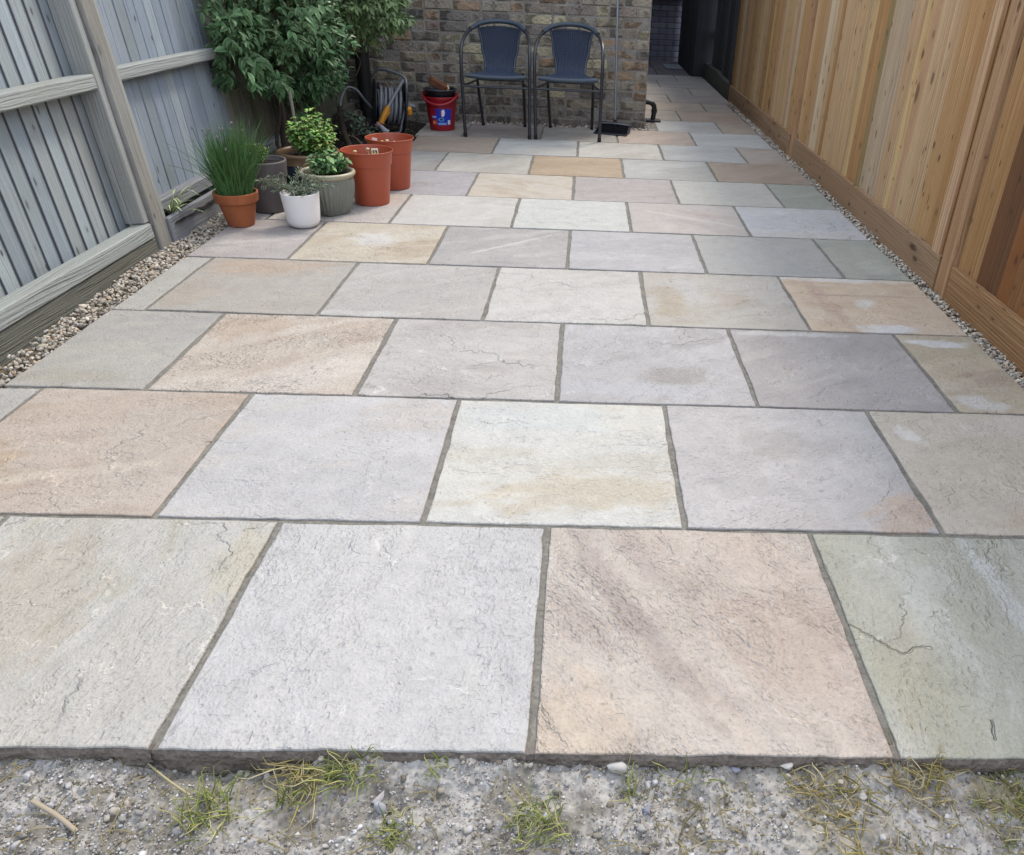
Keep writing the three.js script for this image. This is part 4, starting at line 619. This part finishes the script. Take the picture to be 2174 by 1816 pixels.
// two tall orange brown plastic pots with seedlings and a plant label each
{
  const plastic = pmat({ color: col(0xa84f34, .88), roughness: .42 }), bean = mat({ color: col(0xd9cf9a, .8), roughness: .7 }), seedS = mat({ color: col(0xb8b67c, .7), roughness: .8 });
  const picture = (() => { const c = document.createElement('canvas'); c.width = 48; c.height = 96; const x = c.getContext('2d'), r = rng(85); x.fillStyle = '#e9e2cc'; x.fillRect(0, 0, 48, 96); x.fillStyle = '#3f3a26'; x.fillRect(7, 10, 34, 74); for (let i = 0; i < 26; i++) { x.fillStyle = ['#e3cf4e', '#caa83a', '#7f8a3a', '#f0e9b0'][Math.floor(r() * 4)]; x.beginPath(); x.ellipse(12 + r() * 24, 16 + r() * 62, 3 + r() * 3, 2 + r() * 3, r() * 3, 0, 7); x.fill(); } const t = new THREE.CanvasTexture(c); t.colorSpace = THREE.SRGBColorSpace; return t; })();
  const body = [[.001, 0], [.086, 0], [.0905, .003], [.1135, .19], [.1145, .196], [.1185, .199], [.1200, .203], [.128, .262], [.1335, .266], [.1345, .270], [.133, .272], [.129, .270], [.116, .204], [.108, .17], [.001, .17]];
  const make = (name, label, pos, ry, sx) => {
    const t = thing('plastic_pot', label, 'plant pot', pos, ry);
    part('pot', lathe(body, 64), plastic, t); part('soil', T(soilDisc(.114, 6), 0, .205, 0), potSoil, t);
    return t;
  };
  const a = make('plastic_pot', 'tall orange brown plastic pot with a picture label, the nearer of the two', [-1.137, 0.001, -4.354], 0);
  const b = make('plastic_pot', 'tall orange brown plastic pot with a plain white tag, the farther of the two', [-1.098, 0.001, -4.721], 0);
  const seedling = (p, x, z, h, lx) => { part('seedling', merge([tube([[x, .2, z], [x + lx * .3, .2 + h * .6, z], [x + lx, .2 + h, z]], .0022, 8, 5), new THREE.SphereGeometry(.0085, 8, 6).scale(1.2, .8, .9).translate(x + lx, .2 + h, z)]), bean, p); };
  seedling(a, -.045, .02, .062, -.012); seedling(a, .012, .01, .075, -.004); seedling(a, -.005, .03, .045, -.01); seedling(a, .085, .01, .045, .012);
  seedling(b, -.05, .03, .05, .014); seedling(b, -.02, .02, .055, .01); seedling(b, .02, .0, .045, .006);
  const card = (p, m, x, z, h, w, rz) => { const o = part('plant_label', boxUV(block(w, h, .002, .0005), 'y'), m, p); const g = o.geometry, pa = g.attributes.position, uv = g.attributes.uv; for (let i = 0; i < pa.count; i++) uv.setXY(i, pa.getX(i) / w + .5, pa.getY(i) / h + .5); o.position.set(x, .2 + h / 2, z); o.rotation.set(-.12, .1, rz); };
  card(a, mat({ map: picture, roughness: .5 }), .052, .04, .085, .033, .05); card(b, mat({ color: col(0xded7cf, .85), roughness: .6 }), -.078, .045, .072, .028, -.15);
}
// variegated plant in the slot behind the planter board
{
  const t = thing('spider_plant', 'small striped green and white spider plant behind the low grey board', 'plant', [-1.895, .075, -3.70]), r = rng(86), gs = [];
  const strap = (a, len, up, w) => { const pos = [], c = [], N = 6; for (let k = 0; k < N; k++) { const P = (q) => { const o = len * q, y = up * len * Math.sin(q * 2.1) * .9, ww = w * (1 - q * q) * .5 + .0008, cx = Math.cos(a) * o, cz = Math.sin(a) * o, nx = -Math.sin(a), nz = Math.cos(a); return [-1, -.45, .45, 1].map((s) => [cx + nx * ww * s, y + Math.abs(s) * ww * .4, cz + nz * ww * s]); }; const A = P(k / N), B = P((k + 1) / N); for (let s = 0; s < 3; s++) { pos.push(...A[s], ...B[s], ...A[s + 1], ...A[s + 1], ...B[s], ...B[s + 1]); const q = s === 1 ? [.62, .64, .42] : [.22, .34, .12]; for (let i = 0; i < 6; i++) c.push(...q); } } const g = new THREE.BufferGeometry(); g.setAttribute('position', new THREE.Float32BufferAttribute(pos, 3)); g.setAttribute('color', new THREE.Float32BufferAttribute(c, 3)); g.setAttribute('uv', new THREE.Float32BufferAttribute(new Float32Array(pos.length / 3 * 2), 2)); g.computeVertexNormals(); return g; };
  for (let i = 0; i < 26; i++) gs.push(strap(r() * 6.283, .07 + .1 * r(), .3 + .7 * r(), .013));
  gs.push(strap(.35, .2, .25, .011), strap(1.1, .16, .5, .01), strap(-.6, .15, .6, .01));
  gs.forEach((g) => part('leaf', g, softLeafM, t));
  part('soil', sheet(-.06, .07, .1, -1.2, 6, 30, (x, z) => -.005 + (fbm(x * 40, z * 40, 2) - .5) * .02, 1.25), M.humus, t);
}

// ------------------------------------------------------------------ chairs, bucket, hose reel, dustpan, pipe
{
  const steel = pmat({ color: col(0x2c2f36, .9), roughness: .32 }), weave = mat({ color: col(0x343f54, 1), roughness: .55 }), wrap = mat({ color: col(0x33404d, .95), roughness: .5 }), foot = mat({ color: col(0x121316), roughness: .7 });
  const c = thing('wicker_chair', 'dark blue black wicker chair with arched metal frame, the one nearer the red bucket', 'chair', [-.665, .001, -6.385], 0, 'pair of matching wicker chairs against the brick wall');
  const half = [[.243, .012, 0], [.247, .3, 0], [.249, .53, -.012], [.247, .60, -.045], [.238, .655, -.12], [.205, .705, -.235], [.15, .737, -.33], [.08, .752, -.385], [0, .757, -.40]];
  part('frame_arch', tube([...half.map(([x, y, z]) => [-x, y, z]), ...half.slice(0, -1).reverse()], .0125, 90, 10), steel, c);
  const upper = half.slice(5).map((p) => p); part('back_wrap', tube([...upper.map(([x, y, z]) => [-x, y + .002, z]), ...upper.slice(0, -1).reverse().map(([x, y, z]) => [x, y + .002, z])], .0165, 40, 10), wrap, c);
  for (const s of [-1, 1]) { part('rear_leg', tube([[s * .178, .415, -.30], [s * .176, .25, -.40], [s * .171, .012, -.545]], .0115, 16, 8), steel, c); part('leg_cap', T(new THREE.CylinderGeometry(.0145, .0145, .03, 12), s * .243, .015, 0), foot, c); part('leg_cap', T(new THREE.CylinderGeometry(.0135, .0135, .026, 12), s * .171, .013, -.545), foot, c); part('side_bar', tube([[s * .247, .352, 0], [s * .2, .36, -.16], [s * .176, .36, -.34]], .008, 12, 8), steel, c); }
  part('stretcher', tube([[-.246, .352, 0], [0, .35, 0], [.246, .352, 0]], .008, 8, 8), steel, c); part('stretcher', tube([[-.178, .367, -.32], [0, .365, -.32], [.178, .367, -.32]], .008, 8, 8), steel, c);
  // the woven sheet runs from the arch down the back and forward over the seat
  const spine = new THREE.CatmullRomCurve3([[0, .738, -.395], [0, .62, -.375], [0, .51, -.352], [0, .455, -.325], [0, .428, -.27], [0, .422, -.15], [0, .428, .0]].map((p) => new THREE.Vector3(...p)));
  const wid = (t) => { const K = [[0, .158], [.25, .135], [.42, .113], [.54, .106], [.64, .13], [.8, .175], [1, .212]]; for (let i = 0; i < K.length - 1; i++) if (t <= K[i + 1][0]) { const q = (t - K[i][0]) / (K[i + 1][0] - K[i][0]); return lerp(K[i][1], K[i + 1][1], q * q * (3 - 2 * q)); } return .212; };
  const P = (u, t) => { const p = spine.getPointAt(t), w = wid(t); return [u * w, p.y - (1 - u * u) * .012 * (t > .5 ? 1 : 0) + (t < .1 ? -(u * u) * .018 * (1 - t * 10) : 0), p.z - (1 - u * u) * .02 * (t < .5 ? 1 : 0)]; };
  const sheetG = (t0, t1, n) => { const pos = [], idx = [], uv = []; for (let j = 0; j <= n; j++) for (let i = 0; i <= 10; i++) { const p = P(i / 5 - 1, lerp(t0, t1, j / n)); pos.push(p[0], p[1], p[2]); uv.push(i / 10, j / n); } for (let j = 0; j < n; j++) for (let i = 0; i < 10; i++) { const a = j * 11 + i; idx.push(a, a + 11, a + 1, a + 1, a + 11, a + 12); } const g = new THREE.BufferGeometry(); g.setAttribute('position', new THREE.Float32BufferAttribute(pos, 3)); g.setAttribute('uv', new THREE.Float32BufferAttribute(uv, 2)); g.setIndex(idx); g.computeVertexNormals(); return g; };
  const strands = (t0, t1) => { const gs = []; for (let k = -10; k <= 10; k++) { const u = k / 10.5, pts = []; for (let j = 0; j <= 10; j++) { const p = P(u, lerp(t0, t1, j / 10)); pts.push([p[0], p[1] + (t0 > .3 ? .003 : 0), p[2] + .003]); } gs.push(tube(pts, .0042, 14, 5)); } for (let k = 1; k < 30; k++) { const t = lerp(t0, t1, k / 30), pts = []; for (let j = -4; j <= 4; j++) { const p = P(j / 4, t); pts.push([p[0], p[1] + (t0 > .3 ? .002 : 0), p[2] + .002]); } gs.push(tube(pts, .0024, 8, 4)); } return merge(gs); };
  const dbl = mat({ color: col(0x222c40, .95), roughness: .7, side: THREE.DoubleSide });
  const bk = part('backrest', sheetG(.02, .53, 14), dbl, c), se = part('seat', sheetG(.53, .985, 12), dbl, c);
  stuff(part('weave', strands(.02, .53), weave, bk)); stuff(part('weave', strands(.53, .985), weave, se));
  for (const s of [-1, 1]) { const pts = []; for (let j = 0; j <= 24; j++) { const p = P(s, j / 24); pts.push([p[0], p[1], p[2] + .002]); } part('edge_binding', tube(pts, .0095, 60, 8), wrap, c); }
  part('front_roll', tube([[-.218, .424, .0], [-.1, .416, .008], [0, .415, .01], [.1, .416, .008], [.218, .424, .0]], .0155, 24, 10), wrap, c);
  const d = c.clone(); d.name = numbered('wicker_chair'); d.position.set(-.133, .001, -6.395); d.rotation.y = -.03; d.userData.label = 'dark blue black wicker chair with arched metal frame, the one beside the dustpan'; scene.add(d);
}
{
  const red = pmat({ color: col(0x9c1c2a, .85), roughness: .35 }), black = pmat({ color: col(0x1a1c22, .9), roughness: .4, side: THREE.DoubleSide });
  const b = thing('red_bucket', 'red plastic bucket with a blue sticker and its handle folded down', 'bucket', [-1.127, .001, -6.675]);
  part('body', lathe([[.001, 0], [.09, 0], [.095, .004], [.118, .20], [.12, .215], [.126, .225], [.128, .24], [.124, .244], [.118, .24], [.112, .15], [.09, .01], [.001, .01]], 48), red, b);
  part('handle', tube([[-.132, .262, 0], [-.118, .235, .075], [-.07, .205, .122], [0, .193, .14], [.07, .203, .122], [.118, .232, .075], [.132, .258, 0]], .0095, 40, 8), red, b);
  for (const s of [-1, 1]) part('handle_lug', T(block(.022, .045, .035, .005), s * .128, .245, 0), red, b);
  const cv = document.createElement('canvas'); cv.width = 256; cv.height = 256; const x = cv.getContext('2d');
  x.fillStyle = '#9c1c2a'; x.fillRect(0, 0, 256, 256); x.fillStyle = '#2338b4'; x.beginPath(); x.moveTo(70, 8); x.lineTo(220, 8); x.quadraticCurveTo(250, 10, 250, 50); x.lineTo(246, 236); x.lineTo(80, 244); x.lineTo(80, 160); x.lineTo(20, 150); x.lineTo(18, 110); x.lineTo(75, 100); x.closePath(); x.fill();
  x.fillStyle = '#e8ecf4'; x.beginPath(); x.ellipse(152, 70, 20, 52, .1, 0, 7); x.fill(); x.fillStyle = '#c02a3a'; x.fillRect(128, 20, 8, 90); x.fillStyle = '#5fa0d8'; x.beginPath(); x.ellipse(130, 160, 34, 26, 0, 0, 7); x.fill(); x.fillStyle = '#1c2a66'; x.beginPath(); x.ellipse(130, 160, 18, 14, 0, 0, 7); x.fill(); x.fillStyle = '#d9dfe8'; x.fillRect(20, 116, 58, 8); x.fillRect(24, 132, 50, 6); x.fillRect(205, 170, 32, 60); x.fillStyle = '#cf6a3a'; x.fillRect(24, 176, 52, 50); x.fillStyle = '#f0d9c4'; x.fillRect(34, 190, 10, 36); x.fillStyle = '#7fa8d8'; x.fillRect(90, 205, 100, 28);
  const st = new THREE.CanvasTexture(cv); st.colorSpace = THREE.SRGBColorSpace;
  const sg = new THREE.CylinderGeometry(.1158, .1005, .132, 24, 1, true, -.72, 1.65); T(sg, 0, .101, 0); part('sticker', sg, mat({ map: st, roughness: .4, side: THREE.DoubleSide }), b);
  const k = thing('black_tub', 'black plastic tub nested in the top of the red bucket', 'tub', [-1.127, .19, -6.675]);
  part('tub_body', lathe([[.001, 0], [.098, 0], [.116, .085], [.126, .092], [.129, .1], [.126, .105], [.118, .103], [.113, .09], [.1, .03], [.001, .03]], 48), black, k); part('rim_ring', new THREE.TorusGeometry(.1275, .0045, 8, 48).rotateX(Math.PI / 2).translate(0, .1, 0), pmat({ color: col(0x3a3f47, .9), roughness: .35 }), k);
  const w = thing('wood_offcut', 'reddish brown wood offcut with pale ends lying in the black tub', 'wood', [-1.135, .325, -6.65]); w.rotation.set(.2, .25, -.55);
  part('wood', woodUV(block(.14, .045, .075, .003, .002, rng(4)), 'x', rng(5)), timber(warm, 0x9a6e5c, .8), w); part('cut_end', T(block(.016, .047, .073, .003), .074, 0, 0), mat({ color: col(0xd8c79a, .8), roughness: .9 }), w);
  const rb = thing('crumpled_wrapper', 'crumpled grey wrapper poking out of the black tub', 'wrapper', [-1.175, .3, -6.65]); { const g = pebbleGeo(91, .5); part('sheet', g.scale(.045, .035, .03), mat({ color: col(0x8f96a2, .75), roughness: .6 }), rb); }
}
{
  const tubeM = pmat({ color: col(0x8d9299, .8), roughness: .35, metalness: .4 }), blk = pmat({ color: col(0x24272e, .9), roughness: .4, side: THREE.DoubleSide }), hoseM = pmat({ color: col(0x8b8f96, .8), roughness: .45 }), yel = pmat({ color: col(0xd9952a, .85), roughness: .45 });
  const t = thing('hose_reel', 'freestanding grey and black hose reel wound with grey hose in the corner', 'hose reel', [-1.49, -.005, -6.5]);
  const F = (p) => p.map(([x, y, z]) => [x + 1.49, y + .005, z]);
  part('frame', tube(F([[-1.51, .0, .07], [-1.72, .0, -.2], [-1.69, .02, -.2], [-1.655, .12, -.13], [-1.615, .33, -.08], [-1.58, .405, -.06], [-1.525, .425, -.04], [-1.45, .41, -.02], [-1.375, .392, 0], [-1.343, .36, .02], [-1.345, .28, .03], [-1.36, .18, .05], [-1.39, .07, .07], [-1.41, .01, .08], [-1.45, .0, .08], [-1.51, .0, .07]]), .0095, 120, 8), tubeM, t);
  part('grip', tube(F([[-1.55, .421, -.05], [-1.5, .422, -.035], [-1.42, .405, -.01]]), .013, 16, 8), pmat({ color: col(0x767b82, .8), roughness: .5 }), t);
  const drum = new THREE.Group(); drum.name = 'drum'; drum.position.set(.0, .185, 0); drum.rotation.set(.05, .3, -.14); t.add(drum);
  const disc = (x, s) => { const g = lathe([[.02, 0], [.05, .008], [.1, .004], [.15, .012], [.168, .008], [.172, .0], [.168, -.006], [.15, .0], [.1, -.006], [.05, -.004], [.02, -.008]], 48).rotateZ(-s * Math.PI / 2); return T(g, x, 0, 0); };
  part('flange', disc(-.108, -1), blk, drum); part('flange', disc(.108, 1), blk, drum); part('core', new THREE.CylinderGeometry(.07, .07, .2, 24).rotateZ(Math.PI / 2), blk, drum);
  for (const s of [-1, 1]) for (let k = 0; k < 6; k++) { const a = k * 1.047; part('flange_rib', T(block(.008, .11, .014, .002), 0, .095, 0).rotateX(a).translate(s * .117, 0, 0), blk, drum); }
  const coil = []; for (let i = 0; i <= 260; i++) { const q = i / 260, a = q * 6.283 * 13, l = q * 13, layer = Math.floor(l / 6.5), f = (l % 6.5) / 6.5; coil.push([(layer % 2 ? 1 - f : f) * .17 - .085 + .006 * Math.sin(a * .31), Math.cos(a) * (.098 + layer * .024 + .004 * Math.sin(a * .7)), Math.sin(a) * (.098 + layer * .024)]); }
  part('hose_coil', tube(coil, .0105, 620, 7), hoseM, drum);
  part('tail_hose', tube(F([[-1.62, .15, -.02], [-1.68, .2, -.06], [-1.752, .275, -.08], [-1.80, .288, -.06], [-1.838, .24, -.02], [-1.85, .16, .04], [-1.84, .05, .12], [-1.8, .01, .3]]), .0095, 60, 8), hoseM, t);
  part('hub_valve', lathe([[.001, -.012], [.03, -.012], [.034, 0], [.034, .02], [.022, .03], [.001, .03]], 24).rotateZ(-Math.PI / 2).translate(.125, .19, .03), pmat({ color: col(0x565b63, .8), roughness: .4 }), t);
  part('yellow_connector', lathe([[.001, 0], [.022, 0], [.026, .01], [.026, .05], [.02, .058], [.001, .058]], 20).rotateX(.35).translate(.153, .135, .04), yel, t);
  part('tap_fitting', T(new THREE.CylinderGeometry(.011, .014, .05, 16).rotateZ(Math.PI / 2 - .2), .178, .195, .03), tubeM, t);
  const g = thing('spray_lance', 'grey spray lance with orange grip propped against the hose reel', 'spray lance', [-1.48, 0, -6.33]);
  const G = (x, y, z) => [x + 1.48, y, z + 6.33];
  part('shaft', tube([G(-1.353, .372, -6.44), G(-1.405, .29, -6.40), G(-1.455, .206, -6.35)], .011, 12, 8), hoseM, g);
  part('collar', tube([G(-1.449, .214, -6.353), G(-1.463, .193, -6.343)], .017, 4, 12), tubeM, g);
  part('grip', tube([G(-1.461, .195, -6.343), G(-1.472, .178, -6.335), G(-1.49, .145, -6.32), G(-1.517, .088, -6.30)], .021, 16, 12), yel, g);
  part('trigger', tube([G(-1.45, .165, -6.33), G(-1.468, .135, -6.31), G(-1.495, .1, -6.30)], .0065, 8, 6), pmat({ color: col(0xb9791f, .8), roughness: .45 }), g);
  part('swivel', T(new THREE.SphereGeometry(.022, 16, 12), ...G(-1.534, .077, -6.295)), pmat({ color: col(0xb58a90, .75), roughness: .5 }), g);
  part('spray_head', lathe([[.001, 0], [.015, 0], [.018, .04], [.027, .075], [.028, .082], [.001, .084]], 20).rotateX(Math.PI).rotateZ(.75).translate(...G(-1.531, .078, -6.293)), pmat({ color: col(0xa7a9b6, .8), roughness: .5 }), g);
}
{
  const t = thing('dustpan', 'black long handled dustpan with a grey pole leaning on the brick wall', 'dustpan', [.225, .001, -6.79], -.3), pan = pmat({ color: col(0x23262e, .9), roughness: .45, side: THREE.DoubleSide });
  const s = []; const W = [[-.135, .004, .085], [.135, .004, .085], [.118, .075, -.075], [-.118, .075, -.075], [-.125, .004, -.08], [.125, .004, -.08]];
  const tri = (a, b, c) => s.push(...W[a], ...W[b], ...W[c]); tri(0, 1, 5); tri(0, 5, 4); tri(4, 5, 2); tri(4, 2, 3); tri(0, 4, 3); tri(1, 2, 5);
  const hood = [[-.122, .075, -.075], [.122, .075, -.075], [.128, .068, -.01], [-.128, .068, -.01]], h = []; const tq = (a, b, c) => h.push(...hood[a], ...hood[b], ...hood[c]); tq(0, 3, 1); tq(1, 3, 2);
  const mk = (a) => { const g = new THREE.BufferGeometry(); g.setAttribute('position', new THREE.Float32BufferAttribute(a, 3)); g.setAttribute('uv', new THREE.Float32BufferAttribute(new Float32Array(a.length / 3 * 2), 2)); g.computeVertexNormals(); return g; };
  part('scoop', mk(s), pan, t); part('hood', mk(h), pan, t); part('front_lip', tube([[-.137, .005, .086], [0, .004, .088], [.137, .005, .086]], .005, 8, 6), pan, t); part('hood_edge', tube([[-.13, .068, -.01], [0, .074, -.008], [.13, .068, -.01]], .005, 8, 6), pmat({ color: col(0x6d7480, .8), roughness: .4 }), t);
  part('socket', T(new THREE.CylinderGeometry(.014, .018, .05, 14), -.005, .07, -.07), pan, t);
  part('pole', tube([[-.005, .06, -.07], [-.035, .5, -.145], [-.068, .98, -.225]], .0105, 8, 10), pmat({ color: col(0x868d97, .8), roughness: .35, metalness: .5 }), t);
}
{
  const t = thing('waste_pipe', 'black waste pipe bending down from the wall corner into a gully', 'pipe', [.5, 0, -7.5]), m = pmat({ color: col(0x191a1d, .9), roughness: .45 });
  part('pipe', tube([[-.02, .155, 0], [.05, .153, 0], [.085, .142, 0], [.103, .115, 0], [.104, .07, 0], [.095, .0, 0]], .021, 40, 14), m, t); part('collar', T(new THREE.CylinderGeometry(.026, .026, .03, 18), .105, .085, 0), m, t); part('gully_plate', T(block(.13, .014, .12, .003), .1, .008, 0), m, t);
}

// ------------------------------------------------------------------ rubble, grass and twigs on the dug strip
const dustTones = [0xc3c1bd, 0xb2b0ae, 0xcfcfcf, 0xa5a3a2, 0xb8b1a5, 0x9c9486, 0xd6d6da, 0x8e877b];
const rough = [31, 32, 33, 34].map((s) => pebbleGeo(s, .75));
scatter('rubble', 30000, 15, (r) => { const x = lerp(-1.05, 1.0, r()), z = lerp(-.868, -.6, r()), big = r(), k = fbm(x * 5 + 3, z * 5 + 1, 3), dens = ss(.35, .6, k) * (x < .15 ? 1 : .45); if (r() > .25 + .75 * dens) return null; const s = big > .982 ? .0055 + .0075 * r() * r() : big > .6 ? .0022 + .003 * r() * r() : .001 + .0014 * r(); return [x, soilH(x, z) + s * .25, z, s, 3]; }, dustTones, M.stone, rough, 'grey crumbs and small stones lying on the dusty soil', 'rubble');
scatter('crumbled_soil', 1500, 16, (r) => { const x = lerp(-1.05, 1.0, r()), z = -.868 + .03 * r() * r(), s = .002 + .007 * r() ** 3; return [x, soilH(x, z) + s * .3, z, s, 3]; }, [0x9d9488, 0x8a8073, 0xaaa49a, 0x7c7266, 0xb8b4ac], M.stone, rough, 'crumbs of soil and mortar banked against the front edge of the paving', 'soil crumbs');
{
  const r = rng(92), lumps = [
    ['chalky white flat stone lying against the paving edge', .361, -.862, .026, .4, 0xd3d0ca, 1.5], ['pale grey round stone beside the left grass tuft, the larger', -.306, -.796, .016, .8, 0xaaaab0, 1], ['pale grey stone just below its larger neighbour by the grass tuft', -.300, -.772, .0145, .85, 0xa2a3ab, 1.1], ['dark grey crumpled lump of mortar under the paving edge', .262, -.866, .019, .7, 0x77737a, 1.2], ['white broken stone on the pale dust below the pink slab', .085, -.845, .02, .5, 0xc4c2be, 1.4], ['small blue grey stone near the middle of the dusty strip', .128, -.775, .011, .8, 0x868a99, 1.1], ['small white stone right of the grass tuft by the slab joint', -.265, -.865, .011, .7, 0xbcbcc0, 1.1], ['grey white stone chip in the left part of the dusty strip', -.50, -.838, .012, .6, 0xb4b4b8, 1.2], ['pale stone near the bottom edge left of the middle', -.262, -.745, .014, .8, 0xb6b6ba, 1], ['bluish stone chip right of the dark mortar lump', .283, -.846, .01, .7, 0x9a9cab, 1.2], ['pale stone lump in the trench under the left slabs', -.62, -.868, .014, .6, 0xa9a6a4, 1.4], ['grey stone near the bottom left of the strip', -.735, -.79, .012, .7, 0xb2b0b0, 1.2]];
  lumps.forEach(([label, x, z, s, flat, tone, k], i) => { const t = thing('loose_stone', label, 'stone', [x, soilH(x, z) + s * flat * .45, z], r() * 6); part('stone', pebbleGeo(100 + i, flat).scale(s * k, s, s), mat({ bumpMap: gritMaps.bump, bumpScale: .004, color: col(tone, .85), roughness: .95 }), t); });
  // grass: blades, mostly lying, green to straw
  const tuft = (n, seed, R, len, flat, tones) => { const q = rng(seed), gs = []; for (let i = 0; i < n; i++) { const a = q() * 6.283, o = Math.sqrt(q()) * R, L = len * (.4 + .8 * q()), el = flat * (.2 + q()), b = [Math.cos(a) * o, 0, Math.sin(a) * o], aa = q() * 6.283, up = L * Math.sin(el), out = L * Math.cos(el), pts = [b, [b[0] + Math.cos(aa) * out * .4, up * .65, b[2] + Math.sin(aa) * out * .4], [b[0] + Math.cos(aa) * out * .8, up * .95, b[2] + Math.sin(aa) * out * .8], [b[0] + Math.cos(aa + .3) * out, up * .75, b[2] + Math.sin(aa + .3) * out]]; const cv = new THREE.CatmullRomCurve3(pts.map((p) => new THREE.Vector3(...p))), g = new THREE.TubeGeometry(cv, 6, .0011 * (.7 + q() * .7), 3, false), p = g.attributes.position, c = hexlin(tones[Math.floor(q() * tones.length)], .6 + .4 * q()), cc = new Float32Array(p.count * 3); for (let k = 0; k < p.count; k++) { const t = Math.floor(k / 4) / 6; if (t > .45) { const m = cv.getPoint(t), s = 1 - (t - .45) * 1.6; p.setXYZ(k, m.x + (p.getX(k) - m.x) * s, m.y + (p.getY(k) - m.y) * s, m.z + (p.getZ(k) - m.z) * s); } cc.set(c, k * 3); } g.setAttribute('color', new THREE.BufferAttribute(cc, 3)); gs.push(g); } return merge(gs); };
  const green = [0x93a055, 0x7d8c48, 0xa9ad66, 0xb7b37e, 0x6c7a41], straw = [0xa89a6a, 0xb5a878, 0x8d7f4e, 0x9a9250, 0x7f7a45, 0xc2b894];
  const spots = [['biggest green grass tuft against the paving edge left of the middle', -.365, -.828, 90, .035, .055, .8, green], ['flattened brown grass tuft in front of the biggest tuft', -.43, -.835, 70, .035, .09, .25, straw], ['grass tuft at the bottom edge under the left slab joint', -.56, -.752, 80, .04, .055, .9, green], ['small upright grass sprig left of the dusty middle', -.455, -.785, 26, .014, .05, 1.1, green], ['mossy green tuft at the bottom edge near the middle joint', -.05, -.742, 90, .04, .045, .8, green], ['small green shoots below the pink slab', .10, -.81, 16, .02, .05, .8, green], ['yellowing grass patch at the right end of the paving edge', .60, -.842, 120, .06, .05, .7, straw], ['straw coloured grass patch in the bottom right', .50, -.765, 170, .11, .05, .3, straw], ['mossy olive grass patch at the far right', .80, -.80, 240, .09, .045, .6, [...straw, ...green]], ['thin grass blades right of the loose white stone', .43, -.825, 70, .06, .045, .4, straw], ['sparse green blades in front of the white stone', .20, -.84, 24, .04, .045, .8, green], ['small grass sprig by the trench at the left', -.215, -.835, 22, .02, .04, .8, green], ['bright grass shoots near the bottom edge left of the middle', -.27, -.728, 60, .03, .04, .9, green], ['flat dry grass near the bottom middle', .22, -.74, 110, .12, .05, .25, straw], ['mossy patch at the bottom right corner', .70, -.735, 200, .10, .045, .5, [...straw, ...green]]];
  spots.forEach(([label, x, z, n, R, len, flat, tones], i) => { const t = thing('grass_tuft', label, 'grass', [x, soilH(x, z) - .001, z]); stuff(part('blades', tuft(n, 200 + i, R, len, flat, tones), softLeafM, t)); });
  const sparse = []; for (let i = 0; i < 170; i++) { const x = lerp(-.95, .95, r()), z = lerp(-.86, -.66, r()), L = .015 + .05 * r(), a = r() * 6.283, y = soilH(x, z); sparse.push(tube([[x, y + .002, z], [x + Math.cos(a) * L * .5, y + .008 + r() * .006, z + Math.sin(a) * L * .5], [x + Math.cos(a) * L, y + .003, z + Math.sin(a) * L]], .0007 + r() * .0005, 5, 3)); }
  const sm = mesh(merge(sparse), mat({ color: col(0x9a8f66, .75), roughness: .9 })); sm.name = 'dry_grass_litter'; stuff(sm); sm.userData.label = 'scattered dry grass stalks on the dusty soil'; sm.userData.category = 'litter'; scene.add(sm);
  const tw = (label, pts, rad, tone) => { const t = thing('twig', label, 'twig', [0, 0, 0]); part('twig', tube(pts.map(([x, z, h]) => [x, soilH(x, z) + h, z]), rad, 16, 6), mat({ color: col(tone, .75), roughness: .95 }), t); };
  tw('pale bent twig in the bottom left corner', [[-.84, -.775, .01], [-.79, -.752, .012], [-.75, -.73, .004]], .004, 0xb3a793);
  tw('long straw stalk lying across the left of the strip', [[-.70, -.852, .006], [-.65, -.815, .012], [-.60, -.785, .004]], .0018, 0xbab08a); tw('thin curved dark stalk near the bottom middle', [[.2, -.80, .004], [.21, -.78, .012], [.185, -.75, .01], [.18, -.735, .003]], .0016, 0x6d6546);
}

renderer.render(scene, camera);
